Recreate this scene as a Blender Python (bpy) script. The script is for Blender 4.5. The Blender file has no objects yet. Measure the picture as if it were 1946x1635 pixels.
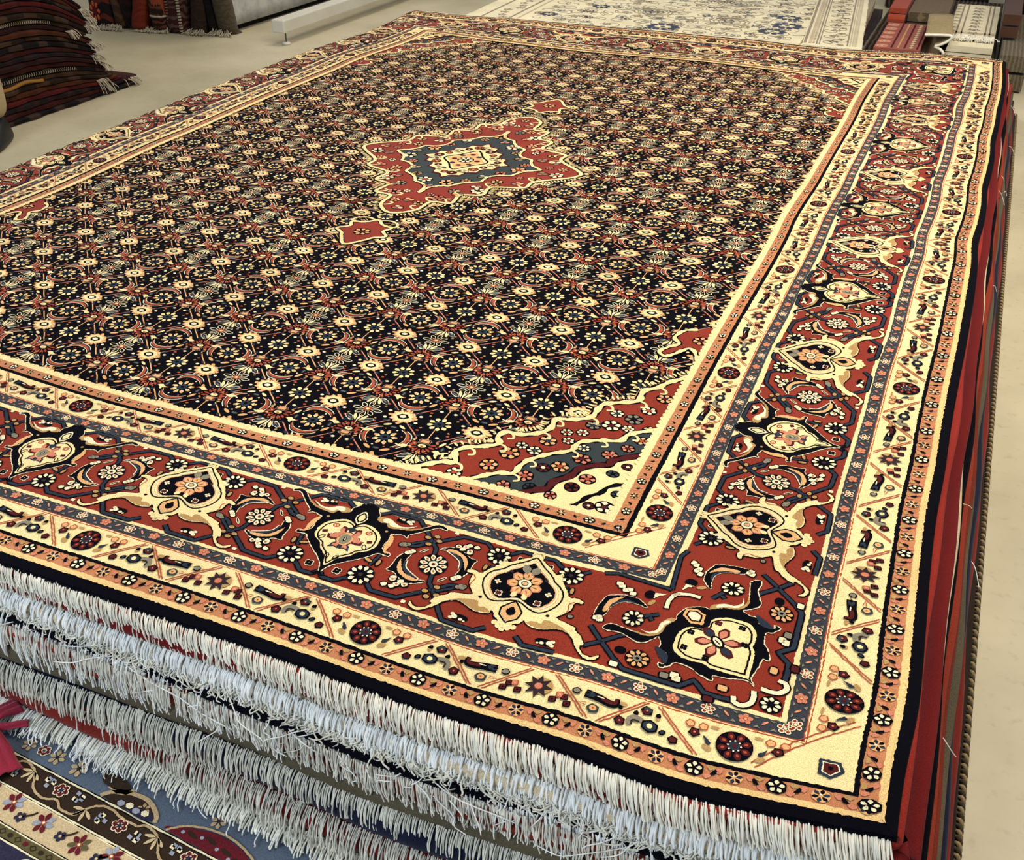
import bpy, math, random
import numpy as np
from mathutils import Vector, Matrix

C = bpy.context.scene.collection
scn = bpy.context.scene
rng = np.random.default_rng(7)
random.seed(7)
TOP = 0.2          # height of the carpet stack above the floor

# ------------------------------------------------------------------ camera
cam_d = bpy.data.cameras.new('camera'); cam = bpy.data.objects.new('camera', cam_d); C.objects.link(cam)
cam_d.sensor_width = 36.0; cam_d.sensor_fit = 'HORIZONTAL'; cam_d.lens = 1976.18 / 1946 * 36.0
cam_d.clip_start = 0.02; cam_d.clip_end = 60
yw, pt, rl = 0.4079935, -0.5664620, -0.0013465
fw = Vector((-math.sin(yw)*math.cos(pt), math.cos(yw)*math.cos(pt), math.sin(pt)))
rt = fw.cross(Vector((0, 0, 1))).normalized(); up = rt.cross(fw)
r2 = rt*math.cos(rl) + up*math.sin(rl); u2 = up*math.cos(rl) - rt*math.sin(rl)
m = Matrix((r2, u2, -fw)).transposed().to_4x4(); m.translation = Vector((-0.124237, -0.637290, 0.844051 + TOP))
cam.matrix_world = m
scn.camera = cam

# ------------------------------------------------------------------ light and exposure
scn.view_settings.view_transform = 'Standard'; scn.view_settings.look = 'None'
scn.view_settings.exposure = 0.0; scn.view_settings.gamma = 1.0
scn.view_settings.use_curve_mapping = False
w = bpy.data.worlds.new('world'); scn.world = w; w.use_nodes = True
w.node_tree.nodes['Background'].inputs[0].default_value = (0.72, 0.86, 1.0, 1)
w.node_tree.nodes['Background'].inputs[1].default_value = 0.35

def area(name, loc, target, sx, sy, power, col):
    d = bpy.data.lights.new(name, 'AREA'); d.shape = 'RECTANGLE'; d.size = sx; d.size_y = sy
    d.energy = power; d.color = col
    o = bpy.data.objects.new(name, d); C.objects.link(o); o.location = loc
    o.rotation_euler = (Vector(target) - Vector(loc)).to_track_quat('-Z', 'Y').to_euler()
    return o
area('lamp_warm_main', (.5, 2.0, 2.9), (-.4, 1.6, 0.2), 1.2, 3.0, 125, (1.0, .86, .66))
area('lamp_warm_back', (-2.6, 4.2, 2.9), (-2.2, 3.4, 0), 1.2, 1.2, 42, (1.0, .88, .70))
area('lamp_window', (-2.2, -2.8, 2.0), (-.9, .3, .1), 1.8, 1.6, 90, (.78, .89, 1.0))


# ------------------------------------------------------------------ materials
def nodes(name):
    mt = bpy.data.materials.new(name); mt.use_nodes = True
    nt = mt.node_tree; b = nt.nodes['Principled BSDF']
    return mt, nt, b
def wool(name, col, var=0.34, scale=800.0, bump=0.4, sheen=0.12, rough=0.92, var2=0.12, spec=0.1):
    mt, nt, b = nodes(name)
    tc = nt.nodes.new('ShaderNodeTexCoord')
    n1 = nt.nodes.new('ShaderNodeTexNoise'); n1.inputs['Scale'].default_value = scale; n1.inputs['Detail'].default_value = 3
    n2 = nt.nodes.new('ShaderNodeTexNoise'); n2.inputs['Scale'].default_value = 7.0; n2.inputs['Detail'].default_value = 3
    for n in (n1, n2): nt.links.new(tc.outputs['Object'], n.inputs['Vector'])
    r1 = nt.nodes.new('ShaderNodeMapRange'); r1.inputs[1].default_value = 0.3; r1.inputs[2].default_value = 0.7
    r1.inputs[3].default_value = 1 - var; r1.inputs[4].default_value = 1 + var
    nt.links.new(n1.outputs['Fac'], r1.inputs[0])
    r2_ = nt.nodes.new('ShaderNodeMapRange'); r2_.inputs[1].default_value = 0.3; r2_.inputs[2].default_value = 0.7
    r2_.inputs[3].default_value = 1 - var2; r2_.inputs[4].default_value = 1 + var2
    nt.links.new(n2.outputs['Fac'], r2_.inputs[0])
    mu = nt.nodes.new('ShaderNodeMath'); mu.operation = 'MULTIPLY'
    nt.links.new(r1.outputs[0], mu.inputs[0]); nt.links.new(r2_.outputs[0], mu.inputs[1])
    vm = nt.nodes.new('ShaderNodeVectorMath'); vm.operation = 'SCALE'; vm.inputs[0].default_value = col
    nt.links.new(mu.outputs[0], vm.inputs['Scale'])
    nt.links.new(vm.outputs[0], b.inputs['Base Color'])
    b.inputs['Roughness'].default_value = rough; b.inputs['Specular IOR Level'].default_value = spec
    b.inputs['Sheen Weight'].default_value = sheen; b.inputs['Sheen Roughness'].default_value = 0.45
    b.inputs['Sheen Tint'].default_value = (0.9, 0.85, 0.95, 1)
    if bump:
        bp = nt.nodes.new('ShaderNodeBump'); bp.inputs['Strength'].default_value = bump; bp.inputs['Distance'].default_value = 0.0007
        nt.links.new(n1.outputs['Fac'], bp.inputs['Height']); nt.links.new(bp.outputs[0], b.inputs['Normal'])
    return mt
def plain(name, col, rough=0.6, var=0.1, scale=30.0, bump=0.1, spec=0.3, metal=0.0):
    mt = wool(name, col, var, scale, bump, 0.0, rough, 0.05)
    b = mt.node_tree.nodes['Principled BSDF']; b.inputs['Specular IOR Level'].default_value = spec; b.inputs['Metallic'].default_value = metal
    return mt

COL = dict(black=(0.0030, 0.0028, 0.0055), slate=(0.026, 0.036, 0.055), red=(0.26, 0.030, 0.014), cream=(0.92, 0.73, 0.36),
           ivory=(0.90, 0.80, 0.52), tan=(0.47, 0.28, 0.105), peach=(0.78, 0.42, 0.175), salmon=(0.54, 0.215, 0.095), maroon=(0.085, 0.010, 0.012),
           orange=(0.42, 0.075, 0.030), grey=(0.24, 0.215, 0.15), strip=(0.040, 0.043, 0.052), plum=(0.030, 0.018, 0.022), pink=(0.62, 0.22, 0.13),
           teal=(0.032, 0.044, 0.046), gold=(0.84, 0.57, 0.24))
CN = list(COL); CI = {k: i for i, k in enumerate(CN)}
MW = {}
for k, c in COL.items():
    MW[k] = wool('wool_' + k, c, bump=0.5 if k not in ('black', 'slate') else 0.3, sheen=0.10 if k not in ('black', 'slate', 'plum', 'maroon') else 0.015, spec=0.1 if k not in ('black', 'slate') else 0.03)

# ------------------------------------------------------------------ object helpers
def link(name, me, parent=None, mats=()):
    o = bpy.data.objects.new(name, me); C.objects.link(o)
    for mm in mats: me.materials.append(mm)
    if parent: o.parent = parent
    return o
def mesh_np(name, V, loops, starts, totals, mats, midx=None, parent=None, smooth=False):
    me = bpy.data.meshes.new(name)
    V = np.asarray(V, dtype=np.float32); me.vertices.add(len(V)); me.vertices.foreach_set('co', V.ravel())
    me.loops.add(len(loops)); me.loops.foreach_set('vertex_index', np.asarray(loops, dtype=np.int32))
    me.polygons.add(len(starts)); me.polygons.foreach_set('loop_start', np.asarray(starts, dtype=np.int32))
    try: me.polygons.foreach_set('loop_total', np.asarray(totals, dtype=np.int32))
    except Exception: pass
    for mm in mats: me.materials.append(mm)
    if midx is not None: me.polygons.foreach_set('material_index', np.asarray(midx, dtype=np.int32))
    me.polygons.foreach_set('use_smooth', np.full(len(starts), smooth, dtype=bool))
    me.update(calc_edges=True); me.validate()
    o = bpy.data.objects.new(name, me); C.objects.link(o)
    if parent: o.parent = parent
    return o
class MB:
    """collects quads / polygons of several materials for one mesh"""
    def __init__(s): s.v = []; s.f = []; s.m = []
    def add(s, vs, fs, mi=0):
        o = len(s.v); s.v += [tuple(x) for x in vs]
        for f in fs: s.f.append([o + i for i in f]); s.m.append(mi)
    def box(s, c, d, mi=0, M=None):
        x, y, z = [k/2 for k in d]
        vs = [Vector((sx*x, sy*y, sz*z)) for sz in (-1, 1) for sy in (-1, 1) for sx in (-1, 1)]
        if M is not None: vs = [M @ v for v in vs]
        vs = [v + Vector(c) for v in vs]
        s.add(vs, [(0,2,3,1),(4,5,7,6),(0,1,5,4),(2,6,7,3),(0,4,6,2),(1,3,7,5)], mi)
    def grid(s, P, mi=0, closed_u=False, closed_v=False):
        P = np.asarray(P, dtype=float); nu, nv = P.shape[:2]; o = len(s.v); s.v += [tuple(x) for x in P.reshape(-1, 3)]
        for i in range(nu if closed_u else nu-1):
            for j in range(nv if closed_v else nv-1):
                i2 = (i+1) % nu; j2 = (j+1) % nv
                s.f.append([o+i*nv+j, o+i2*nv+j, o+i2*nv+j2, o+i*nv+j2]); s.m.append(mi)
    def build(s, name, mats, parent=None, smooth=False, bevel=0):
        st = np.cumsum([0] + [len(f) for f in s.f])[:-1]; lp = [i for f in s.f for i in f]
        o = mesh_np(name, s.v, lp, st, [len(f) for f in s.f], mats, s.m, parent, smooth)
        if bevel:
            md = o.modifiers.new('bevel', 'BEVEL'); md.width = bevel; md.segments = 2; md.limit_method = 'ANGLE'
        return o
def tag(o, label, cat, group=None, kind=None):
    if label: o['label'] = label
    if cat: o['category'] = cat
    if group: o['group'] = group
    if kind: o['kind'] = kind
    return o
def empty(name, loc, label, cat, group=None, rz=0):
    o = bpy.data.objects.new(name, None); C.objects.link(o); o.location = loc; o.rotation_euler = (0, 0, rz); o.empty_display_size = 0.1
    return tag(o, label, cat, group)
def tubes(name, P, R, mat, parent=None, sides=4):
    """P (n,m,3) centre lines, R (m,) or (n,m) radii -> one mesh of threads"""
    P = np.asarray(P, dtype=np.float64); n, mm = P.shape[:2]
    T = np.gradient(P, axis=1); T /= np.linalg.norm(T, axis=2, keepdims=True) + 1e-12
    ref = np.array([0.31, 0.22, 0.17]); ref = ref/np.linalg.norm(ref)
    A = np.cross(T, np.broadcast_to(ref, T.shape)); A /= np.linalg.norm(A, axis=2, keepdims=True) + 1e-9
    B = np.cross(T, A); R = np.broadcast_to(R, (n, mm))
    a = np.arange(sides)*2*np.pi/sides
    V = P[:, :, None] + R[:, :, None, None]*(A[:, :, None]*np.cos(a)[None, None, :, None] + B[:, :, None]*np.sin(a)[None, None, :, None])
    idx = np.arange(n*mm*sides).reshape(n, mm, sides); nx = np.roll(idx, -1, axis=2)
    q = np.stack([idx[:, :-1], idx[:, 1:], nx[:, 1:], nx[:, :-1]], -1).reshape(-1, 4)
    caps = idx[:, -1, ::1].reshape(-1, sides)
    loops = np.concatenate([q.ravel(), caps.ravel()])
    tot = np.concatenate([np.full(len(q), 4), np.full(len(caps), sides)]); st = np.concatenate([[0], np.cumsum(tot)[:-1]])
    return mesh_np(name, V.reshape(-1, 3), loops, st, tot, [mat], None, parent, True)

# ------------------------------------------------------------------ 2D curve helpers
def cr(pts, closed=True, k=4):
    """Catmull-Rom through points, k samples per span"""
    p = np.asarray(pts, float); n = len(p)
    if closed: q = np.concatenate([p[-1:], p, p[:2]]); ns = n
    else: q = np.concatenate([2*p[:1]-p[1:2], p, 2*p[-1:]-p[-2:-1]]); ns = n-1
    t = np.arange(k)/k; out = []
    for i in range(ns):
        a, b, c, d = q[i], q[i+1], q[i+2], q[i+3]
        tt = t[:, None]
        out.append(.5*((2*b)+(-a+c)*tt+(2*a-5*b+4*c-d)*tt**2+(-a+3*b-3*c+d)*tt**3))
    out = np.concatenate(out)
    if not closed: out = np.concatenate([out, p[-1:]])
    return out
def resample(p, step, closed=True):
    p = np.asarray(p, float); q = np.concatenate([p, p[:1]]) if closed else p
    L = np.concatenate([[0], np.cumsum(np.linalg.norm(np.diff(q, axis=0), axis=1))]); n = max(3, int(L[-1]/step))
    s = np.linspace(0, L[-1], n, endpoint=not closed)
    return np.stack([np.interp(s, L, q[:, 0]), np.interp(s, L, q[:, 1])], 1)
def rag(p, amp): return p + rng.normal(0, amp, p.shape)
def ell(cx, cy, rx, ry, n=14, rot=0, wob=0.0):
    a = np.arange(n)*2*np.pi/n + rot*0; x = rx*np.cos(a); y = ry*np.sin(a)
    if wob: k = 1+wob*((np.arange(n) % 2)*2-1); x = x*k; y = y*k
    c, s = math.cos(rot), math.sin(rot)
    return np.stack([cx+x*c-y*s, cy+x*s+y*c], 1)
def ribbon(p, wd):
    """quads along an open polyline; wd scalar or per-point width"""
    p = np.asarray(p, float); t = np.gradient(p, axis=0); t /= np.linalg.norm(t, axis=1, keepdims=True)+1e-12
    nrm = np.stack([-t[:, 1], t[:, 0]], 1); wd = np.broadcast_to(wd, (len(p),))[:, None]/2
    a = p+nrm*wd; b = p-nrm*wd
    return [np.array([a[i], a[i+1], b[i+1], b[i]]) for i in range(len(p)-1)]
def ring(p, wd):
    p = np.asarray(p, float); t = np.roll(p, -1, 0)-np.roll(p, 1, 0); t /= np.linalg.norm(t, axis=1, keepdims=True)+1e-12
    nrm = np.stack([-t[:, 1], t[:, 0]], 1)*wd/2; a = p+nrm; b = p-nrm; n = len(p)
    return [np.array([a[i], a[(i+1) % n], b[(i+1) % n], b[i]]) for i in range(n)]
def petal(cx, cy, ang, r0, r1, wd, n=5):
    """a petal from radius r0 to r1 along ang"""
    u = np.array([math.cos(ang), math.sin(ang)]); v = np.array([-u[1], u[0]]); mid = r0+(r1-r0)*.62
    pts = [(r0, 0), (mid-.2*(r1-r0), wd*.42), (mid, wd*.5), (r1, wd*.22), (r1, -wd*.22), (mid, -wd*.5), (mid-.2*(r1-r0), -wd*.42)]
    return np.array([[cx+a*u[0]+b*v[0], cy+a*u[1]+b*v[1]] for a, b in pts])
def inset(p, k):
    c = p.mean(0); return c+(p-c)*k
# ------------------------------------------------------------------ the carpet: warp of its weave, surface height
_g = '83 196,67 163,53 128,42 89,34 47,31 2,32 -44,35 -90,40 -130,47 -167,61 -229,81 -304,106 -330,137 -329,166 -304,181 -301,175 -295,162 -268,162 -283,176 -62,296 199;70 282,49 252,30 219,14 183,3 144,-2 103,-4 59,-3 15,-2 -17,-2 -17,1 -5,12 -14,33 1,68 4,110 -16,133 -58,114 -76,74 -11,39 -38,94 77,329 241;59 361,33 332,8 301,-13 266,-28 229,-36 189,-38 146,-37 95,-39 37,-45 8,-50 14,-48 33,-30 45,5 -20,52 24,80 28,45 -28,-7 53,-75 96,83 50,417 112;52 430,20 401,-12 369,-40 335,-60 297,-70 258,-72 215,-69 165,-72 88,-82 7,-89 -46,-88 -40,-74 -67,-50 -61,-20 -64,-12 -46,-48 -60,-30 -36,-80 -2,38 -40,400 6;50 488,12 458,-28 424,-65 387,-91 346,-104 304,-105 261,-102 212,-104 144,-115 62,-122 -4,-123 -36,-115 -62,-102 -66,-93 -42,-99 -6,-112 -40,-45 -108,-57 -135,17 -132,344 -71;55 535,12 503,-37 465,-86 421,-120 374,-134 325,-135 275,-133 219,-135 153,-142 80,-148 17,-151 -27,-149 -55,-144 -65,-141 -61,-141 -73,-126 -138,-56 -211,-64 -234,-6 -196,330 -113;66 570,23 534,-34 490,-98 439,-142 382,-155 323,-154 263,-152 201,-155 136,-161 70,-168 13,-172 -31,-173 -59,-169 -75,-163 -90,-151 -123,-123 -184,-71 -236,-85 -245,12 -196,355 -104;81 594,42 554,-10 502,-89 440,-146 371,-153 300,-153 232,-157 165,-164 101,-173 41,-182 -9,-187 -46,-188 -70,-183 -84,-171 -97,-149 -120,-115 -153,-85 -177,-47 -177,10 -123,367 -39;91 606,57 561,21 502,-36 426,-97 342,-116 261,-132 186,-147 117,-163 54,-178 -1,-190 -43,-196 -71,-196 -84,-189 -86,-174 -81,-150 -75,-117 -67,-91 -51,-97 -25,22 17,392 74;88 604,48 555,-3 490,-31 397,-37 298,-70 210,-105 132,-134 62,-160 0,-180 -51,-195 -86,-202 -103,-202 -102,-192 -86,-174 -55,-148 -13,-120 42,-72 105,-38 158,64 184,416 202;76 588,27 530,-48 462,-83 356,-30 246,-58 158,-95 78,-129 5,-159 -57,-183 -105,-199 -134,-207 -141,-206 -126,-195 -90,-172 -35,-138 39,-93 133,-57 240,-71 321,67 328,444 309;59 561,6 484,-80 398,-133 302,-99 204,-90 114,-108 31,-136 -45,-165 -110,-188 -159,-205 -184,-212 -183,-210 -155,-197 -104,-173 -33,-135 56,-83 166,-33 291,-35 399,73 386,461 355;36 543,-10 448,-87 346,-181 263,-142 174,-123 85,-131 -2,-151 -83,-175 -155,-197 -208,-211 -233,-217 -224,-213 -186,-200 -125,-178 -49,-146 38,-99 131,-34 220,-7 287,105 320,410 335;-1 548,-45 454,-108 354,-150 262,-140 171,-143 78,-152 -15,-167 -104,-186 -184,-204 -245,-216 -273,-218 -258,-211 -211,-197 -145,-178 -70,-155 7,-126 76,-62 126,1 153,68 232,367 294;-50 578,-95 495,-142 400,-179 304,-171 201,-168 96,-171 -7,-179 -105,-193 -191,-206 -258,-216 -293,-213 -271,-202 -219,-185 -152,-163 -80,-137 -10,-101 53,-41 108,5 160,134 221,397 277;-99 618,-155 554,-203 472,-223 365,-210 247,-193 128,-184 15,-185 -88,-191 -175,-199 -240,-203 -268,-197 -252,-183 -204,-163 -140,-136 -71,-102 -5,-56 56,-3 120,7 194,155 232,409 277;-133 648,-192 599,-238 531,-234 414,-220 286,-198 160,-184 41,-180 -63,-182 -147,-184 -205,-183 -228,-175 -214,-160 -171,-137 -110,-107 -43,-71 21,-33 73,-12 110,-6 150,118 217,390 282;-140 654,-190 604,-224 531,-224 427,-201 304,-180 178,-169 59,-165 -43,-165 -122,-165 -172,-161 -190,-152 -175,-135 -134,-112 -74,-83 -3,-48 69,-15 128,1 157,31 163,171 259,419 321;-128 640,-168 587,-195 510,-198 418,-167 302,-151 177,-147 60,-147 -38,-147 -110,-145 -153,-139 -165,-128 -148,-112 -107,-91 -45,-64 33,-34 123,-3 220,20 315,41 386,186 411,448 395;-109 611,-150 565,-188 497,-181 402,-138 281,-129 154,-130 37,-132 -58,-132 -123,-127 -157,-119 -162,-106 -143,-91 -102,-73 -42,-51 38,-26 141,6 270,47 426,91 563,162 514,421 426;-85 563,-133 528,-197 470,-242 374,-156 240,-126 104,-122 -17,-124 -108,-122 -166,-114 -190,-101 -188,-86 -166,-70 -129,-55 -80,-40 -11,-23 83,2 204,44 338,104 430,214 418,426 344;-48 488,-97 459,-157 407,-175 305,-135 166,-119 20,-122 -105,-126 -194,-120 -242,-106 -256,-86 -245,-65 -220,-46 -192,-34 -163,-26 -122,-20 -57,-9 34,19 126,80 180,220 203,451 166;10 377,-18 346,-32 299,-15 194,-58 57,-102 -94,-131 -227,-139 -313,-128 -353,-103 -357,-72 -336,-42 -307,-18 -289,-5 -289,-2 -291,-7 -266,-8 -200,11 -114,51 -47,205 -32,471 -61;73 237,75 186,90 130,76 56,-23 -59,-115 -221,-164 -372,-170 -457,-147 -492,-106 -497,-59 -468,-17 -428,16 -414,35 -450,37 -509,24 -530,12 -483,38 -389,126 -296,259 -293,467 -313;112 90,127 16,129 -47,74 -73,-75 -145,-189 -321,-230 -511,-218 -594,-173 -646,-111 -690,-47 -657,9 -604,53 -569,81 -635,92 -756,81 -832,51 -792,56 -697,148 -606,289 -570,467 -560;108 -37,120 -128,116 -195,7 -203,-215 -198,-313 -352,-315 -527,-268 -677,-196 -827,-114 -933,-35 -935,31 -871,83 -792,119 -843,148 -969,173 -1112,154 -1075,113 -926,161 -789,294 -748,464 -736;55 -126,40 -235,-17 -335,-170 -411,-377 -409,-421 -404,-379 -460,-303 -673,-210 -906,-117 -1016,-29 -1057,41 -1016,97 -1047,139 -982,183 -1037,264 -1191,312 -1079,217 -826,175 -627,276 -696,447 -750;-27 -163,-72 -276,-159 -393,-295 -515,-423 -550,-455 -453,-405 -437,-322 -512,-226 -595,-130 -606,-42 -567,34 -640,98 -693,152 -717,214 -884,288 -978,318 -760,254 -476,186 -270,235 -394,401 -526;-114 -141,-172 -239,-258 -328,-360 -394,-437 -412,-453 -341,-410 -261,-334 -203,-243 -121,-151 6,-63 59,17 -41,88 -110,152 -182,214 -382,268 -491,286 -344,256 -142,226 -31,265 -108,384 -233'
WG = np.array([[[int(k) for k in c.split()] for c in r.split(',')] for r in _g.split(';')], float)*1e-4     # 29 x 21 x 2
WGP = np.pad(WG, ((1, 2), (1, 2), (0, 0)), mode='edge')
def cub(t): return np.stack([-.5*t+t*t-.5*t**3, 1-2.5*t*t+1.5*t**3, .5*t+2*t*t-1.5*t**3, -.5*t*t+.5*t**3], -1)
def warp(p):
    """weave coordinates (centre 0,0; right border axis x=1, near border axis y=-1.5) -> floor plan"""
    gx = np.clip((p[:, 0]+1.25)/.125, 0, 19.9999); gy = np.clip((p[:, 1]+1.75)/.125, 0, 27.9999)
    i = gx.astype(int); j = gy.astype(int); wx = cub(gx-i); wy = cub(gy-j); d = np.zeros((len(p), 2))
    for a in range(4):
        for b in range(4): d += (wy[:, a]*wx[:, b])[:, None]*WGP[j+a, i+b]
    return p + d + np.array([-1.25, 1.75])
def surf(p, z):
    """weave coordinates + height above the weave -> 3D"""
    q = warp(p); X = q[:, 0].copy(); Y = q[:, 1].copy(); Z = TOP+z.copy()
    u = np.maximum(0, -1.025-p[:, 0]); R = .10                     # the left edge rolls over the side of the stack
    a = np.minimum(u/R, 1.15); ex = np.maximum(0, u-R*1.15)
    dx = R*np.sin(a)+ex*math.cos(1.15); dz = R*(1-np.cos(a))+ex*math.sin(1.15)
    X += u-dx; Z -= dz
    Z += .0012*np.sin(X*5.1+Y*2.3)*np.sin(Y*4.3-X*1.7) - .0010
    t = np.minimum(1.6865+p[:, 1], 1.1865-p[:, 0]); k = np.clip((.009-t)/.009, 0, 1)   # pile rounds down at the near and right edges
    Z -= .004*k*k
    return np.stack([X, Y, Z], 1)
DL = 0.00018
class Pat:
    def __init__(s): s.items = []
    def poly(s, col, lay, p): s.items.append((CI[col], lay, np.asarray(p, float)))
    def many(s, col, lay, L):
        for p in L: s.items.append((CI[col], lay, p))
    def line(s, col, lay, pts, wd, step=.003, smooth=False, closed=False, amp=.00025):
        p = cr(pts, closed, 4) if smooth else np.asarray(pts, float)
        p = rag(resample(p, step, closed), amp); s.many(col, lay, ring(p, wd) if closed else ribbon(p, wd))
    def shape(s, col, lay, pts, step=.003, smooth=True, amp=.0003, outline=None, ow=.0018, k=4):
        p = cr(pts, True, k) if smooth else np.asarray(pts, float)
        p = rag(resample(p, step), amp)
        if outline: s.many(outline, lay-.5, ring(p, ow*2))
        s.poly(col, lay, p)
    def flower(s, cx, cy, r, n, col, cc, lay, rin=.38, rot=0., outline=None, ow=.0016, core=None, sq=1.0, c2=None):
        if outline: s.poly(outline, lay-.5, ell(cx, cy, r+ow, (r+ow)*sq, 20))
        for k in range(n):
            p = petal(0, 0, rot+2*math.pi*k/n, r*rin, r, 2*math.pi*r*.62/n*.92); p[:, 1] *= sq; s.poly(col, lay, rag(p+np.array([cx, cy]), .00015))
            if c2:
                p = petal(0, 0, rot+2*math.pi*k/n, r*(rin+.2), r*.82, 2*math.pi*r*.62/n*.4); p[:, 1] *= sq; s.poly(c2, lay+1, p+np.array([cx, cy]))
        if cc: s.poly(cc, lay+1, ell(cx, cy, r*rin*.95, r*rin*.95*sq, 12, 0, .08))
        if core: s.poly(core, lay+2, ell(cx, cy, r*rin*.4, r*rin*.4*sq, 8))
    def use(s, mot, M, off, mul=1.0):
        M = np.asarray(M, float); off = np.asarray(off, float)
        for c, l, p in mot.items: s.items.append((c, l, p@M.T+off))
    def recol(s, mp):
        o = Pat(); mp = {CI[a]: CI[b] for a, b in mp.items()}
        o.items = [(mp.get(c, c), l, p) for c, l, p in s.items]; return o
    def build(s, name, mats, zbase=0.0, parent=None, tf=None, dl=DL):
        tf = tf or surf
        n = np.array([len(p) for _, _, p in s.items]); V = np.concatenate([p for _, _, p in s.items])
        lay = np.repeat(np.array([l for _, l, _ in s.items], float), n)
        # counter-clockwise winding
        st = np.concatenate([[0], np.cumsum(n)[:-1]]); idx = np.arange(len(V))
        x, y = V[:, 0], V[:, 1]
        nxt = idx+1; nxt[st+n-1] = st
        ar = np.add.reduceat(x*y[nxt]-x[nxt]*y, st)
        loops = idx.copy(); flip = np.repeat(ar < 0, n)
        loc = idx-np.repeat(st, n); rev = np.repeat(st+n-1, n)-loc
        loops[flip] = rev[flip]
        P = tf(V, zbase+lay*dl)
        return mesh_np(name, P, loops, st, n, mats, [c for c, _, _ in s.items], parent)
U = 1e-4
def sym(pts, shift=0.0):
    """right half of an outline (top to bottom) -> the closed symmetric outline"""
    p = np.asarray(pts, float)*U; p[:, 0] -= shift; p[0, 0] = 0; p[-1, 0] = 0
    p[:, 0] = np.maximum(p[:, 0], 0)
    q = p[1:-1][::-1].copy(); q[:, 0] *= -1
    return np.concatenate([p, q])
def both(p):
    p = np.asarray(p, float)*U; q = p[::-1].copy(); q[:, 0] *= -1; return [p, q]

# ---- palmette with a black body (tip to the outside), traced half outline mirrored about its axis
PA = Pat()
A_body = [(9,815),(114,787),(201,668),(202,578),(297,525),(353,558),(403,480),(534,490),(714,535),(867,657),(975,776),(1070,800),(1155,752),(1132,728),(1037,742),(907,615),(818,522),(713,413),(728,344),(649,390),(537,354),(495,335),(517,192),(496,96),(537,-11),(653,-39),(651,-90),(562,-82),(493,-93),(458,-150),(328,-290),(160,-440),(53,-560),(0,-690)]
b = sym(A_body)
PA.shape('ivory', 3.2, b, .0022, outline='ivory', ow=.0012, k=3)
PA.shape('black', 4, b, .0022, k=3)
for L in both([(202,568),(241,650),(353,655),(446,590),(569,530),(707,553),(871,652),(718,520),(534,470),(406,455),(353,540),(293,515)]):
    PA.shape('tan', 5, L, .002, k=3); PA.shape('ivory', 6, inset(L, .72)+np.array([0, .001]), .002, k=3)
for L in both([(506,339),(577,241),(593,99),(580,-12),(643,-44),(557,-43),(517,106),(520,215)]): PA.shape('peach', 5, L, .002, k=3)
hA = sym([(0,262),(30,341),(145,396),(261,360),(378,259),(424,149),(427,1),(366,-111),(273,-174),(204,-285),(88,-394),(0,-570)])
PA.shape('cream', 5, hA, .0022); PA.line('black', 6, cr(hA*np.array([.89, .89])+np.array([0, -.0008]), True, 4), .0020, .0022, closed=True)
PA.shape('cream', 5.5, hA*.85+np.array([0, -.001]))
for L in both([(0,120),(55,150),(70,235),(130,250),(150,170),(110,90),(175,75),(215,10),(260,40),(240,-60),(170,-70),(120,-60),(60,-30)]):
    PA.shape('maroon', 7, L, .002, k=3, smooth=False); PA.shape('pink', 8, inset(L, .74), .002, smooth=False)
for L in both([(0,-60),(60,-70),(120,-130),(150,-230),(70,-190),(0,-215)]): PA.shape('slate', 7, L, .002, smooth=False); PA.shape('pink', 8, inset(L, .55), .002, smooth=False)
PA.poly('slate', 8, np.array([(-75,215),(0,260),(75,215),(0,140)])*U)
PA.poly('maroon', 7.6, ell(0, .0002, .0122, .0150)); PA.poly('peach', 8, ell(0, .0002, .0108, .0135)); PA.poly('grey', 9, ell(0, -.001, .0075, .0105)); PA.poly('black', 10, ell(0, -.001, .0022, .0048, 8)); PA.poly('ivory', 11, ell(.0004, -.001, .0008, .003, 6))
for sx in (-1, 1):
    PA.many('orange', 7, ring(ell(sx*.0235, .0225, .0040, .0036, 8), .0022)); PA.poly('orange', 7, ell(sx*.0235, .0225, .0012, .0012, 6))
    PA.poly('maroon', 7, ell(sx*.0318, .0058, .0042, .0034, 8, .4, .15))
    PA.many('black', 7, ring(ell(sx*.0300, -.0062, .0026, .0050, 10, sx*.5), .0013)); PA.poly('maroon', 7, ell(sx*.021, -.0222, .0018, .0018, 7))
    PA.poly('tan', 7, ell(sx*.0425, .036, .0022, .0022, 8))
    PA.many('black', 7, ring(ell(sx*.0062, -.038, .0026, .0050, 10, -sx*.4), .0012))
dA = np.array([(0,345),(58,420),(88,515),(40,625),(0,665),(-40,625),(-88,515),(-58,420)])*U
PA.shape('ivory', 5, dA, .002, smooth=False); PA.line('black', 6, inset(dA, .68), .0022, .002, closed=True); PA.shape('cream', 5.5, inset(dA, .55), .002)
for k in range(5): PA.poly('black', 4, ell((k-2)*.0052, .0835-abs(k-2)*.0018, .0030, .0042, 8))
for sx in (-1, 1): PA.many('black', 4, ribbon(np.array([(0,-690),(sx*60,-740),(sx*95,-715)])*U, .0035))

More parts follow.
